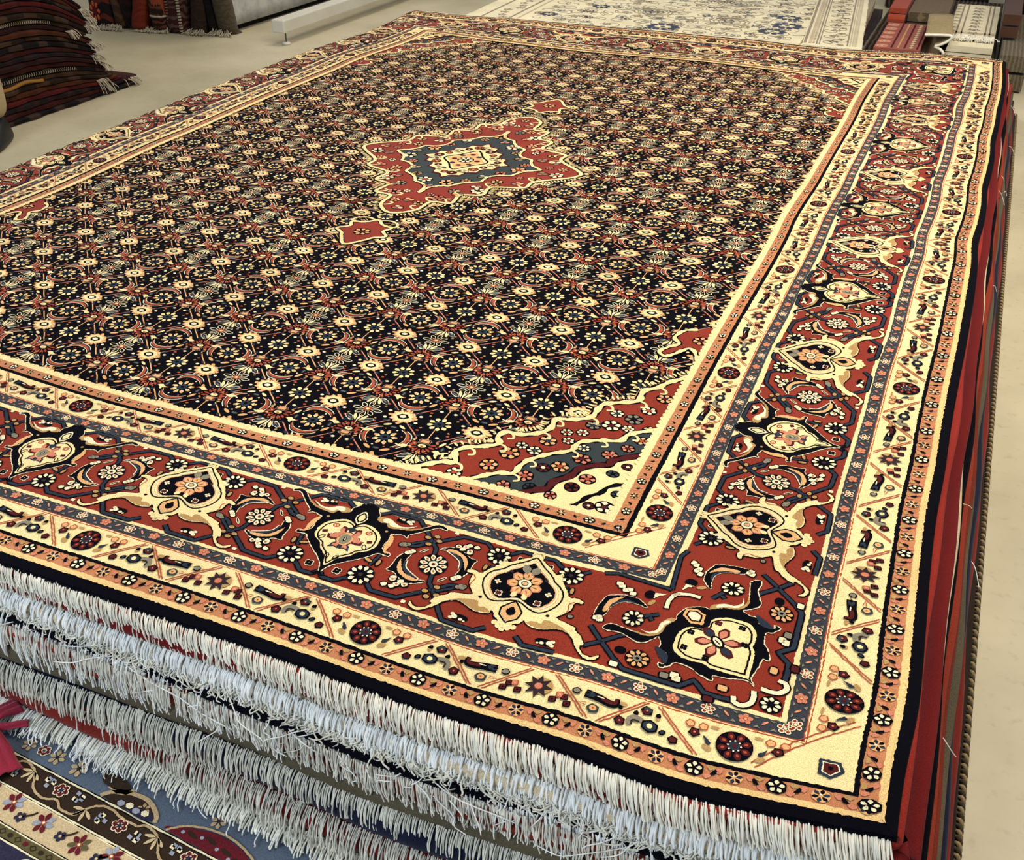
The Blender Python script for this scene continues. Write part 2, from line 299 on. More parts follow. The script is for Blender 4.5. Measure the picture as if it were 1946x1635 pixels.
# ---- palmette with a cream body (tip to the inside)
PB = Pat()
B_body = [(0,790),(92,745),(70,700),(195,600),(330,475),(400,545),(430,400),(540,230),(610,120),(700,140),(790,105),(780,60),(700,60),(690,-80),(640,-163),(560,-266),(680,-312),(830,-358),(851,-405),(935,-470),(1010,-590),(963,-620),(1039,-723),(1142,-746),(1196,-715),(1238,-685),(1222,-745),(1150,-785),(1062,-778),(929,-650),(847,-530),(737,-455),(624,-450),(446,-512),(310,-500),(238,-466),(246,-412),(270,-398),(196,-440),(165,-500),(92,-540),(105,-585),(45,-605),(0,-690)]
b = sym(B_body)
PB.shape('black', 3.2, b, .0022, outline='black', ow=.0016, k=3)
PB.shape('cream', 4, b, .0022, k=3)
for L in both([(237,-454),(277,-478),(441,-500),(622,-446),(735,-452),(820,-500),(674,-398),(502,-345),(437,-351),(416,-423),(322,-408)]): PB.shape('tan', 5, L, .002, k=3)
hB = sym([(0,700),(120,580),(290,425),(350,335),(470,230),(530,95),(510,-60),(430,-186),(320,-262),(190,-232),(90,-180),(0,-150)])
PB.line('black', 6, cr(hB, True, 4), .0021, .0022, closed=True)
PB.shape('peach', 5, hB*np.array([.9, .9])+np.array([0, .0010]), .0022); PB.line('ivory', 6, cr(hB*.865+np.array([0, .0013]), True, 4), .0020, .003, closed=True)
PB.shape('black', 6.5, hB*.80+np.array([0, .002]), .0022)
for k in range(7):
    a = math.pi/2+k*2*math.pi/7
    PB.poly('pink', 7.5, petal(0, .0165, a, .006, .0235, .0150)); PB.poly('peach', 8, petal(0, .0165, a, .006, .0215, .0125)); PB.poly('orange', 9, petal(0, .0165, a, .010, .018, .0018))
for sx in (-1, 1):
    PB.poly('grey', 8.6, petal(sx*.002, .032, math.pi/2-sx*.35, .002, .020, .012)); PB.poly('cream', 8.6, petal(sx*.004, -.001, -math.pi/2+sx*.5, .0, .011, .008))
PB.poly('black', 10, ell(0, .0165, .0098, .0088)); PB.poly('ivory', 11, ell(0, .0165, .0086, .0076)); PB.many('black', 12, ring(ell(0, .0165, .0042, .0040, 10), .0012)); PB.poly('peach', 12, ell(0, .0165, .003, .003, 8))
for sx in (-1, 1):
    for cx, cy in ((.0262, -.0112), ):
        for a in range(4): PB.poly('ivory', 8, ell(sx*cx+.0035*math.cos(a*1.571+.785), cy+.0032*math.sin(a*1.571+.785), .0026, .0024, 7))
        PB.poly('maroon', 9, ell(sx*cx, cy, .0042, .0036, 8, 0, .2))
    for a in range(4): PB.poly('ivory', 8, ell(sx*.0345+.0028*math.cos(a*1.571), .0075+.0028*math.sin(a*1.571), .0020, .0018, 6))
    PB.poly('peach', 9, ell(sx*.0345, .0075, .0016, .0016, 6)); PB.poly('plum', 8, ell(sx*.024, .032, .0028, .0028, 8))
    PB.poly('black', 6, ell(sx*.0452, -.027, .0026, .0022, 8))
    PB.many('orange', 6, ribbon(cr(np.array([(sx*690,60),(sx*640,0),(sx*660,-90),(sx*650,-160)])*U, False, 4), .0012))
dB = np.array([(0,-165),(70,-235),(140,-320),(120,-440),(0,-545),(-120,-440),(-140,-320),(-70,-235)])*U
PB.line('black', 6, dB, .0022, .002, closed=True); PB.shape('peach', 5.5, inset(dB, .86), .002, smooth=False); PB.shape('black', 6.5, inset(dB, .42), .002)
for k in range(5): PB.poly('cream', 4, ell((k-2)*.0062, -.0655+abs(k-2)*.0035, .0038, .0040, 8))
for k in range(3): PB.poly('cream', 4, ell((k-1)*.006, .0770-abs(k-1)*.002, .0024, .0045, 8))

# ---- the unit between two palmettes (rosette at s=.125): vines, flowers, crescent leaves; drawn for a half and turned by 180 degrees
V1 = [(192,699),(318,806),(740,800),(867,657),(1065,412),(1160,309),(1195,137)]
V3 = [(498,-534),(627,-625),(733,-722),(1077,-705),(1427,-409),(1607,-239),(1700,-212)]
V4 = [(-10,-640),(72,-752),(221,-762),(376,-633),(440,-560)]
HU = Pat()
def vine(mot, pts, w=.0058):
    p = np.asarray(pts, float)*U
    p = resample(p, .003, False); mot.many('black', 1, ribbon(rag(p, .0002), w+.0022)); mot.many('slate', 2, ribbon(rag(p, .00025), w-.0012))
for v in (V1, V3, V4): vine(HU, v)
HU.flower(.0498, -.0534, .0160, 10, 'ivory', 'black', 4, .50, .2, 'black', .0016, 'plum')
vine(HU, [(560,-60),(545,-150),(514,-330)], .0046)
for c in ((598,-253,.9),(456,-251,2.2)):
    HU.shape('black', 2.5, ell(c[0]*U, c[1]*U, .0078, .0040, 10, c[2]+.6)); HU.poly('tan', 3, ell(c[0]*U, c[1]*U, .0060, .0024, 8, c[2]+.6))
for a in range(4):
    HU.poly('ivory', 2, ell(.0196+.0034*math.cos(a*1.571+.7), -.0590+.0034*math.sin(a*1.571+.7), .0034, .0034, 8)); HU.poly('black', 3, ell(.0196+.0030*math.cos(a*1.571+.7), -.0590+.0030*math.sin(a*1.571+.7), .0026, .0026, 8))
HU.poly('grey', 4, ell(.0196, -.0590, .001, .001, 6))
# small cream sprig inside the hexagon
HU.poly('black', 2.5, ell(.0560, .0690, .0125, .0058, 10, .1))
for dx, dy, r in ((.006, .000, .0042), (.010, .003, .003), (.0095, -.0032, .003), (-.003, .0018, .0028), (-.008, .003, .0018)): HU.poly('ivory', 3, ell(.0560+dx, .0690+dy, r, r*.8, 8))
# grey bud, tan dots at the crossing, flame, dot
for a, b, r in ((744, 212, .0056), (790, 235, .0040), (715, 190, .0036)): HU.poly('black', 2.5, ell(a*U, b*U, r+.0014, r*.8+.0014, 9)); HU.poly('grey', 3, ell(a*U, b*U, r, r*.8, 8))
vine(HU, [(800,235),(900,330),(1020,420)], .0046)
for a, b in ((975,480),(1143,465),(1085,545),(1030,350)): HU.poly('black', 2.6, ell(a*U, b*U, .0058, .0046, 9)); HU.poly('tan', 3.2, ell(a*U, b*U, .0043, .0032, 8))
HU.poly('ivory', 3, ell(.1195, -.067-.006, .0034, .0030, 8, 0, .12))
HU.poly('ivory', 3, ell(.1468, -.0200, .0075, .0022, 8, .9)); HU.poly('black', 4, ell(.1468, -.0200, .006, .0011, 8, .9))
# crescent leaf
cres = np.array([(867,124),(777,-41),(769,-239),(745,-320),(850,-320),(953,-390),(1112,-435),(1289,-318),(1154,-340),(980,-266),(890,-93),(905,77)])*U
HU.shape('ivory', 2.2, cres, .002, outline='ivory', ow=.0010, k=3); HU.shape('black', 3, cres, .002, k=3)
HU.shape('peach', 4, np.array([(829,-66),(839,-205),(917,-320),(1084,-380),(1191,-345),(995,-300),(890,-196)])*U, .002)
HU.shape('slate', 4.5, np.array([(884,-83),(914,-207),(1005,-290),(1170,-322),(1048,-262),(972,-203),(922,-95)])*U, .002)
HU.many('ivory', 5, ribbon(cr(np.array([(918,-60),(950,-180),(1050,-250),(1190,-315)])*U, False, 4), .0014))
for dx, dy in ((836,-561),(898,-446),(981,-506),(1009,-443),(1077,-477),(894,-413),(940,-555)): HU.poly('black', 3.6, ell(dx*U, dy*U, .0062, .0052, 9)); HU.poly('ivory', 4, ell(dx*U, dy*U, .0046, .0036, 7, .3, .1))
for dx, dy in ((898,-446),(981,-506),(1077,-477)): HU.poly('orange', 5, ell(dx*U, dy*U, .0018, .0016, 6))
for dx, dy in ((881,99),(850,70),(905,130)): HU.poly('black', 3.6, ell(dx*U, dy*U, .0054, .0048, 8)); HU.poly('ivory', 4, ell(dx*U, dy*U, .0040, .0034, 7))
RO = Pat()
RO.flower(.125, 0, .0182, 10, 'ivory', 'ivory', 4, .36, .1, 'black', .0016, 'maroon', 1.0, 'orange')
RO.many('black', 5.5, ring(ell(.125, 0, .0068, .0068, 12), .0012))
UNIT = Pat(); UNIT.use(HU, [[1, 0], [0, 1]], (0, 0)); UNIT.use(HU, [[-1, 0], [0, -1]], (.25, 0)); UNIT.use(RO, [[1, 0], [0, 1]], (0, 0))

# ---- corner piece (coordinates from the corner of the border axes, inward = -x,+y at the near right corner)
CO = Pat(); CH = Pat()
for k_ in ([(-1614,741),(-1459,801),(-777,735),(-720,720)], [(-1511,-249),(-1324,-449),(-1097,-665),(-952,-777),(-274,-775),(-125,-640),(9,-765),(312,-765)], [(-1032,-250),(-1132,-315),(-1296,-457),(-1500,-600)], [(-920,105),(-750,205)], [(-843,111),(-805,65)]): vine(CH, k_)
CH.flower(-.1040, .0024, .0130, 9, 'ivory', 'black', 4, .42, 0, 'black', .0016)
cc = np.array([(-1521,-55),(-1475,278),(-1390,352),(-1246,400),(-1075,389),(-924,268),(-1089,299),(-1243,281),(-1362,141),(-1404,-39)])*U
CH.shape('ivory', 2.2, cc, .002, outline='ivory', ow=.001); CH.shape('black', 3, cc, .002)
CH.shape('peach', 4, np.array([(-1440,36),(-1410,259),(-1238,375),(-1310,283),(-1390,45)])*U, .002); CH.shape('slate', 4.5, np.array([(-1378,79),(-1352,212),(-1213,330),(-1072,293),(-1203,290),(-1320,205)])*U, .002)
for a, b in ((-1451,-92),(-1430,-130),(-1480,-110),(-1379,603),(-1340,560),(-1274,502),(-1230,530),(-1174,467)): CH.poly('black', 3.6, ell(a*U, b*U, .0064, .0056, 9)); CH.poly('ivory', 4, ell(a*U, b*U, .0048, .0040, 8, .2, .1))
CH.poly('black', 3, ell(-.0965, .053, .0072, .0085, 10)); CH.shape('ivory', 3, np.array([(-940,570),(-850,590),(-760,600),(-850,540),(-900,470)])*U, .002)
CH.poly('tan', 3, ell(-.0903, .0381, .0034, .0070, 8, -.5))
CH.flower(-.0820, -.0577, .0140, 9, 'peach', 'grey', 4, .42, .3, 'black', .0016, 'black', .85)
CH.line('ivory', 4, np.array([(-689,340),(-705,450),(-690,560),(-657,639),(-600,670)])*U, .0055, smooth=True); CH.line('black', 3.4, np.array([(-689,330),(-705,450),(-690,560),(-657,639),(-600,670)])*U, .0085, smooth=True)
CH.line('black', 3.4, np.array([(307,-705),(330,-775),(429,-790),(500,-700),(501,-560)])*U, .0085, smooth=True); CH.line('ivory', 4, np.array([(307,-705),(330,-775),(429,-790),(500,-700),(501,-560)])*U, .0055, smooth=True)
for a, b, c in ((-349,-652,'ivory'),(-463,-695,'grey'),(184,-640,'peach'),(-1073,-745,'ivory'),(-1050,-519,'black'),(-320,-690,'ivory'),(60,-830,'maroon')):
    CH.poly('black', 2.6, ell(a*U, b*U, .0078, .0058, 9)); CH.poly(c, 3.2, ell(a*U, b*U, .0058, .0042, 8, 0, .12))
body = np.array([(-440,440),(-505,330),(-526,240),(-517,172),(-618,54),(-655,-113),(-813,-207),(-1025,-186),(-1186,-162),(-1290,-158),(-1354,-250),(-1261,-268),(-1138,-252),(-997,-299),(-886,-334),(-791,-301),(-709,-217),(-658,-162),(-600,-272),(-603,-345),(-500,-382),(-486,-493),(-512,-555),(-562,-548),(-536,-606),(-428,-539),(-380,-473),(-192,-485),(-106,-535),(59,-580),(54,-510),(206,-486),(394,-437),(480,-480)])*U
body[:, 1] = body[:, 1]
def diag(p):   # mirror about the corner diagonal
    p = np.asarray(p, float); return np.stack([-p[:, 1], -p[:, 0]], 1)
bd = np.concatenate([body, diag(body)[::-1]])
CO.shape('ivory', 3.2, bd, .0022, outline='ivory', ow=.0012, k=3); CO.shape('black', 4, bd, .0022, k=3)
ht = np.array([(-140,140),(-228,120),(-343,106),(-441,-30),(-457,-184),(-442,-302),(-336,-379),(-207,-400),(-86,-384),(7,-421),(152,-428),(420,-420)])*U
ht = np.concatenate([ht, diag(ht)[::-1]])
CO.shape('cream', 5, ht, .0022, k=3); CO.line('black', 6, cr(inset(ht, .88), True, 3), .0021, .0022, closed=True); CO.shape('cream', 5.5, inset(ht, .84), .0022, k=3)
hx = np.array([(-468,292),(-449,424),(-323,456),(-199,387),(-190,196),(-343,174)])*U
CO.shape('peach', 5, hx, .002, smooth=False); CO.line('black', 6, inset(hx, .66), .002, .002, closed=True); CO.shape('ivory', 6, inset(hx, .5), .002)
for k in range(6):
    a = math.pi*.75+k*math.pi/3
    CO.poly('maroon', 7, petal(.002, -.002, a, .004, .026, .0135)); CO.poly('pink' if k % 3 else 'slate', 8, petal(.002, -.002, a, .006, .022, .0090))
CO.poly('black', 9, ell(.002, -.002, .0068, .0105, 12, .7)); CO.poly('ivory', 10, ell(.002, -.002, .0040, .0078, 10, .7)); CO.many('black', 11, ribbon(np.array([(-10,0),(50,-50)])*U, .0016))
for a, b in ((-300,30),(-30,300),(-330,-230),(230,330),(-60,-300),(300,60)):
    for q in range(4): CO.poly('black' if a*b > 0 or a == -300 else 'maroon', 7, ell(a*U+.0026*math.cos(q*1.571+.7), b*U+.0026*math.sin(q*1.571+.7), .0024, .0024, 7))
for q in ([(-517,172),(-598,180),(-687,67),(-692,-70),(-819,-182),(-989,-174),(-810,-216),(-653,-122),(-606,45)],):
    CH.shape('tan', 5, np.array(q)*U, .002); CH.shape('ivory', 6, inset(np.array(q)*U, .7), .002)
CH.shape('slate', 5, np.array([(-653,-330),(-584,-458),(-489,-536),(-479,-419),(-571,-352)])*U, .002)
CO.use(CH, [[1, 0], [0, 1]], (0, 0)); CO.use(CH, [[0, -1], [-1, 0]], (0, 0))
CO.flower(.0680, -.0680, .0100, 8, 'ivory', 'black', 4, .4, 0, 'black', .0016)
# ------------------------------------------------------------------ borders
CARPET = Pat()
SIDE = dict(n=([[1, 0], [0, 1]], (0, -1.5)), f=([[1, 0], [0, -1]], (0, 1.5)), r=([[0, -1], [1, 0]], (1, 0)), l=([[0, 1], [1, 0]], (-1, 0)))
def band(col, lay, t0, t1, amp=.00035, tin=None):
    L = []
    nx = max(1, int(math.ceil((t1-t0)/.02)))
    for side in 'nrfl':
        long_ = side in 'rl'; H = 1.5 if long_ else 1.0
        n = int(2*(H-t0)/(.003 if side in 'nr' else .008))
        f = np.linspace(-1, 1, n+1); M, off = SIDE[side]; M = np.array(M, float)
        rows = []
        for i in range(nx+1):
            t = t0+(t1-t0)*i/nx
            tt = np.full(n+1, t)
            if i == 0: tt = tt + rng.normal(0, amp, n+1)
            rows.append(np.stack([f*(H-t), tt], 1) @ M.T + np.array(off))
        for i in range(nx):
            a, b = rows[i], rows[i+1]
            L += [np.array([a[j], a[j+1], b[j+1], b[j]]) for j in range(n)]
    CARPET.many(col, lay, L)
OV = .0016
BANDS = [('black', -.1880, -.1785), ('gold', -.1785, -.1722), ('salmon', -.1722, -.1565), ('black', -.1565, -.1520), ('cream', -.1520, -.1075), ('orange', -.1075, -.1062),
         ('cream', -.1062, -.1050), ('orange', -.1050, -.1038), ('strip', -.1038, -.0858), ('cream', -.0858, -.0803), ('red', -.0803, .0765), ('cream', .0765, .0850), ('strip', .0850, .1050), ('orange', .1050, .1062), ('cream', .1062, .1072), ('orange', .1072, .1084),
         ('cream', .1084, .1570), ('black', .1570, .1640), ('salmon', .1640, .1815), ('cream', .1815, .1905)]
for i, (c, a, b_) in enumerate(BANDS): band(c, i*.2, a, b_+(OV if i < len(BANDS)-1 else 0))
BL = 5   # border motifs start above the bands
def put(mot, side, s, flip=1, tflip=1, lay=BL, t0=0.0):
    M, off = SIDE[side]; M = np.array(M, float); A = M @ np.diag([flip, tflip]); o = M @ np.array([s, t0]) + np.array(off)
    for c, l, p in mot.items: CARPET.items.append((c, l+lay, p @ A.T + o))
HB = Pat(); HB.items = [(c, l, p) for c, l, p in HU.items if p[:, 0].mean() < .072]
for side, H, n in (('n', 1.0, 8), ('f', 1.0, 8), ('r', 1.5, 12), ('l', 1.5, 12)):
    d0 = 1 if side in 'n f'.split() else -1           # count from the right / near corner
    for k in range(1, n):
        s = d0*(H-.25*k)
        put(PB if k % 2 else PA, side, s)
        if k % 2 == 0:
            for d in (1, -1): put(UNIT, side, s, d)
    for e in (1, -1):
        put(HB, side, e*(H-.25), e, -1)
for cx, cy in ((1, -1), (1, 1), (-1, -1), (-1, 1)):
    for c, l, p in CO.items: CARPET.items.append((c, l+BL, p*np.array([cx, -cy])+np.array([cx*1.0, cy*1.5])))

# guards: zigzag double lines with a motif in every cell (s along, t across; +t points to the field)
def small_flower(m, x, y, r, col, core, lay=2, n=5):
    m.poly(col, lay, ell(x, y, r, r*.86, n*2, .3, .13)); m.poly(core, lay+1, ell(x, y, r*.36, r*.34, 7))
def g_ros():
    m = Pat(); m.flower(0, -.001, .0172, 8, 'maroon', 'slate', 3, .36, .39, 'black', .0015, 'maroon', .92, 'orange')
    for k in range(8): m.poly('ivory', 5, ell(.0066*math.cos(k*.785), -.001+.0060*math.sin(k*.785), .0011, .0011, 5))
    for e in (1, -1):
        small_flower(m, e*.0415, .0035, .0062, 'black', 'maroon'); m.poly('maroon', 2.6, ell(e*.0415, .0035, .0046, .0040, 8)); m.poly('pink', 4, ell(e*.0415, .0035, .0014, .0012, 6))
        for x, y in ((.0475, .0125), (.0335, .0125)): m.many('orange', 2, ring(ell(e*x, y, .0046, .0040, 10, 0, .1), .0013)); m.poly('peach', 1.8, ell(e*x, y, .0040, .0036, 9))
        m.shape('slate', 2, np.array([(e*.0235, -.0035), (e*.0285, .0005), (e*.0325, .0035), (e*.0290, -.0045), (e*.0255, -.0075)]), .002); m.poly('tan', 1.8, ell(e*.0265, -.0098, .0055, .0030, 9, e*.4))
        m.poly('tan', 1.5, ell(e*.022, .0150, .0050, .0016, 8))
    return m
def g_star():
    m = Pat(); a = np.arange(16)*math.pi/8+math.pi/2; r = np.where(np.arange(16) % 2 == 0, .0168, .0088)
    m.poly('tan', 1.5, ell(.003, .001, .0140, .0110, 12)); m.poly('plum', 2, np.stack([r*np.cos(a), r*.93*np.sin(a)-.0005], 1))
    m.poly('orange', 3, ell(0, -.0005, .0050, .0046, 9)); m.poly('pink', 4, ell(0, -.0005, .0042, .0038, 9))
    for e in (1, -1):
        for x, y, c in ((.0205, -.0115, 'maroon'), (.0325, -.0055, 'maroon'), (.0268, -.0040, 'pink'), (.0375, -.0125, 'maroon')):
            m.poly('black' if c == 'maroon' else 'orange', 2, ell(e*x, y, .0052, .0044, 8, .2, .12)); m.poly(c, 3, ell(e*x, y, .0038, .0032, 8, .2, .12)); m.poly('black' if c == 'maroon' else 'peach', 4, ell(e*x, y, .0012, .0011, 5))
    return m
def g_oval(e=1):
    m = Pat()
    m.many('grey', 2, ribbon(cr(np.array([(e*.020, -.0125), (e*.022, -.006), (e*.016, -.0015), (e*.007, -.003), (e*.002, -.007)]), False, 4), .0050))
    m.many('plum', 3, ribbon(cr(np.array([(e*.018, -.0115), (e*.0175, -.006), (e*.010, -.0055)]), False, 4), .0022))
    m.poly('black', 3, ell(-e*.002, -.0065, .0098, .0072, 12, 0, .06)); m.poly('slate', 4, ell(-e*.002, -.0065, .0076, .0052, 10)); m.poly('cream', 5, ell(-e*.002, -.0065, .0036, .0030, 6))
    m.poly('black', 2, ell(-e*.0165, -.0085, .0042, .0030, 8, .5)); m.poly('slate', 3, ell(-e*.0165, -.0085, .0022, .0016, 6, .5))
    m.poly('black', 2, ell(e*.0050, .0100, .0070, .0056, 10, 0, .1)); m.poly('teal', 3, ell(e*.004, .0115, .0052, .0030, 8)); m.poly('maroon', 3, ell(e*.0060, .0082, .0045, .0026, 8)); m.poly('pink', 4, ell(e*.005, .0100, .0013, .0012, 5))
    for x, y in ((-.0085, .0085), (.0160, .0035)): m.poly('black', 2, ell(e*x, y, .0034, .0030, 6, .4, .1)); m.poly('tan', 1.5, ell(e*x, y-.0032, .0030, .0022, 6))
    m.poly('black', 2, ell(e*.0310, -.0115, .0064, .0054, 10, 0, .1)); m.poly('maroon', 3, ell(e*.0310, -.0115, .0046, .0040, 9)); m.poly('pink', 4, ell(e*.0310, -.0115, .0012, .0012, 5))
    m.poly('black', 2, ell(-e*.0290, -.0125, .0056, .0046, 10, 0, .1)); m.poly('maroon', 3, ell(-e*.0290, -.0125, .0040, .0032, 9))
    return m
def g_curl(e=1):
    m = Pat()
    m.many('black', 2, ribbon(cr(np.array([(-e*.0230, .0120), (-e*.0225, .0045), (-e*.014, .0035), (-e*.004, .0055), (e*.006, .0065), (e*.014, .0072)]), False, 4), np.interp(np.linspace(0, 1, 21), [0, .3, 1], [.005, .0085, .0105])))
    m.many('maroon', 3, ribbon(cr(np.array([(-e*.0220, .0110), (-e*.0210, .0055), (-e*.014, .0045), (-e*.006, .0060)]), False, 4), .0042))
    m.poly('slate', 3, ell(e*.0085, .0070, .0062, .0034, 9)); m.poly('ivory', 4, ell(-e*.004, .0070, .0050, .0008, 6)); m.poly('black', 4, ell(e*.012, .0075, .003, .0018, 6))
    m.many('black', 2, ribbon(cr(np.array([(e*.019, .0075), (e*.0245, .0105), (e*.0290, .0070), (e*.0250, .0035), (e*.020, .0045)]), False, 4), .0018)); m.poly('grey', 3, ell(e*.0245, .0070, .0038, .0030, 8))
    m.poly('black', 2, ell(-e*.0285, .0035, .0028, .0026, 7)); m.poly('tan', 1.5, ell(-e*.03, .0085, .0055, .0024, 8))
    m.poly('teal', 2, ell(e*.0005, -.0085, .0072, .0056, 10, 0, .08)); m.poly('peach', 3, ell(e*.0005, -.0080, .0044, .0034, 8)); m.poly('orange', 4, ell(e*.0005, -.008, .0014, .0012, 6))
    m.many('orange', 2, ring(np.array([(e*.010, -.0040), (e*.020, -.0055), (e*.0095, -.0075)]), .0011))
    return m
GM = dict(ros=g_ros(), star=g_star(), oval=(g_oval(1), g_oval(-1)), curl=(g_curl(1), g_curl(-1)))
def zig(side, tc, hw, pts, up, tfl):
    M, off = SIDE[side]
    sm, top = pts
    for q in (-.0022, .0022):
        P = np.array([(sm-.0235*up+q, -hw), (sm+.0235*up+q, hw)]) if True else None
        P[:, 1] = P[:, 1]*tfl+tc
        p = rag(resample(P, .003, False), .0003) @ np.array(M, float).T + np.array(off)
        CARPET.many('orange', BL+1, ribbon(p, .0013))
    for P in ([(sm-.0235*up-.004, -hw+.001), (sm-.0235*up+.004, -hw+.001)],): pass
def guard(side, tc, hw, knots, sc=1.0):
    """knots: (s, 'ros'|'star') in order along s; oval and curl cells fill the span between them"""
    for (s0, k0), (s1, k1) in zip(knots[:-1], knots[1:]):
        D = s1-s0
        if k0 == k1 == 'star':
            cells = [(.25, 'curl'), (.5, 'oval'), (.75, 'curl')]; zl = [(.14, -1), (.38, 1), (.62, -1), (.86, 1)]
        elif k0 == k1 == 'ros':
            cells = [(.36, 'oval'), (.68, 'oval')]; zl = [(.22, 1), (.5, -1), (.78, -1)]
        elif k0 == 'ros': cells = [(.41, 'oval'), (.695, 'curl')]; zl = [(.27, 1), (.55, -1), (.826, 1)]
        else: cells = [(.305, 'curl'), (.59, 'oval')]; zl = [(.174, -1), (.45, 1), (.73, -1)]
        for f, k in cells: put(GM[k][0 if k0 == 'ros' else 1], side, s0+D*f, sc*(1 if True else 1), sc, BL+2, tc)
        for f, u in zl: zig(side, tc, hw, (s0+D*f, 0), u, 1)
    for s, k in knots: put(GM[k], side, s, sc, sc, BL+2, tc)
def alt(s0, first, step, lim):
    out = []; s = s0; k = first
    while abs(s) < lim: out.append((s, k)); s += step; k = 'star' if k == 'ros' else 'ros'
    return out
kn = [(1.042, 'ros'), (.822, 'star'), (.603, 'ros'), (.397, 'star'), (.1955, 'ros')]; kn += alt(-.009, 'star', -.2045, 1.06)
guard('n', -.130, .0205, kn[::-1])
kr = [(-1.5335, 'ros'), (-1.295, 'star'), (-1.0085, 'star'), (-.7983, 'ros')]; kr += alt(-.589, 'star', .2093, 1.56)
guard('r', -.130, .0205, kr)
guard('f', -.130, .0205, alt(-1.045, 'ros', .2090, 1.06)); guard('l', -.130, .0205, alt(-1.5335, 'ros', .2090, 1.56))
kn = [(.7715, 'ros'), (.5566, 'star'), (.3566, 'ros'), (.1575, 'star')]; kn += alt(-.0422, 'ros', -.2, .80)
guard('n', .1330, .0225, kn[::-1], 1.05)
kr = [(-1.2724, 'ros'), (-1.0543, 'star'), (-.8506, 'ros')]; kr += alt(-.642, 'star', .2086, 1.3)
guard('r', .1330, .0225, kr, 1.05)
guard('f', .1330, .0225, alt(-.7715, 'ros', .2057, .80), 1.05); guard('l', .1330, .0225, alt(-1.2724, 'ros', .2089, 1.3), 1.05)
def house(cx, cy, sx, sy, k):
    P = np.array([(.0, .0145), (-.0130, .0010), (-.0080, -.0100), (.0080, -.0100), (.0130, .0010)])
    a = math.atan2(-sy, -sx)-math.pi/2; c, s = math.cos(a), math.sin(a); P = P@np.array([[c, s], [-s, c]])*k+np.array([cx, cy])
    for i, (col, f) in enumerate((('slate', 1), ('ivory', .70), ('maroon', .60), ('black', .22))): CARPET.shape(col, BL+2+i, inset(P, f), .002, smooth=False)
for sx in (1, -1):
    for sy in (1, -1):
        house(sx*1.131, sy*1.631, sx, sy, 1.0); house(sx*.868, sy*1.368, sx, sy, 1.0)
        for t, q in ((-.1045, 1), (.1600, 1)):
            c0 = np.array([sx*(1-t), sy*(1.5-t)]); d = np.array([sx, -sy]); n_ = np.array([sx, sy])
            for w_ in (-.0022, .0022): CARPET.many('orange', BL+1, ribbon(rag(resample(np.array([c0-d*.042+n_*w_, c0+d*.042+n_*w_]), .003, False), .0003), .0013))
# flower strips and salmon strips
def strip(side, tc, s_from, s_to, phase=0.):
    n = int(round((s_to-s_from)/.039)); st = (s_to-s_from)/n
    A = Pat(); B = Pat(); Lf = Pat()
    for k in range(5):
        a = k*1.257+.3; A.poly('ivory', 2, ell(.0052*math.cos(a), .0046*math.sin(a), .0032, .0028, 7)); A.poly('red', 3, ell(.0052*math.cos(a), .0046*math.sin(a), .0020, .0016, 6)); B.poly('pink', 2, ell(.0050*math.cos(a), .0042*math.sin(a), .0030, .0026, 7))
    A.poly('red', 1.5, ell(0, 0, .0056, .0046, 9)); A.poly('ivory', 3, ell(0, 0, .0018, .0016, 6)); B.poly('orange', 1.5, ell(0, 0, .0060, .0048, 9)); B.poly('peach', 3, ell(0, 0, .0016, .0016, 6))
    Lf.poly('pink', 2, ell(0, .0006, .0044, .0014, 8, .75)); Lf.poly('peach', 3, ell(.0008, .0012, .0020, .0007, 6, .75))
    for x, y in ((.0075, .0065), (-.0075, -.0065), (-.0092, .0068), (.0092, -.0062)): Lf.poly('grey', 1.5, np.array([(x-.0032, y-.0006), (x+.0032, y-.0006), (x, y+(.0028 if y < 0 else -.0028))]))
    for i in range(n+1):
        s = s_from+st*i; put(A if i % 2 == 0 else B, side, s, 1, 1, BL, tc)
        if i < n: put(Lf, side, s+st/2, 1 if i % 2 else -1, 1, BL, tc)
for side, H in (('n', 1.0), ('f', 1.0), ('r', 1.5), ('l', 1.5)):
    strip(side, -.0945, -H-.086, H+.086); strip(side, .0952, -H+.104, H-.104)
def salm(side, tc, s_from, s_to, k):
    n = int(round((s_to-s_from)/.0398)); st = (s_to-s_from)/n
    A = Pat(); B = Pat(); Lf = Pat()
    A.poly('black', 2, ell(0, 0, .0098, .0078, 14, 0, .05))
    for q in range(5): A.poly('ivory', 3, petal(0, 0, q*1.257+.31, .0022, .0078, .0046)*np.array([1, .84]))
    B.poly('peach', 1.5, ell(0, 0, .0086, .0070, 10))
    for q in range(6): B.poly('black' if q % 2 else 'slate', 2, petal(0, 0, q*1.047+.3, .0015, .0080, .0042)*np.array([1, .84]))
    B.poly('ivory', 3, ell(0, .001, .0014, .0012, 6))
    Lf.poly('pink', 1, ell(.0050, .0030, .0045, .0030, 7, .5, .12)); Lf.poly('pink', 1, ell(-.0060, -.0045, .0045, .0026, 7, .3, .12)); Lf.poly('tan', 1, ell(-.0030, .0045, .0050, .0026, 7, 0, .15)); Lf.poly('black', 2, ell(0, 0, .0046, .0021, 7, .75, .15))
    for i in range(n+1):
        s = s_from+st*i; put(A if i % 2 else B, side, s, k, k, BL, tc)
        if i < n: put(Lf, side, s+st/2, k*(1 if i % 2 else -1), k, BL, tc)
for side, H in (('n', 1.0), ('f', 1.0), ('r', 1.5), ('l', 1.5)):
    salm(side, -.1643, -H-.166, H+.166, 1.0); salm(side, .1728, -H+.172, H-.172, .84)

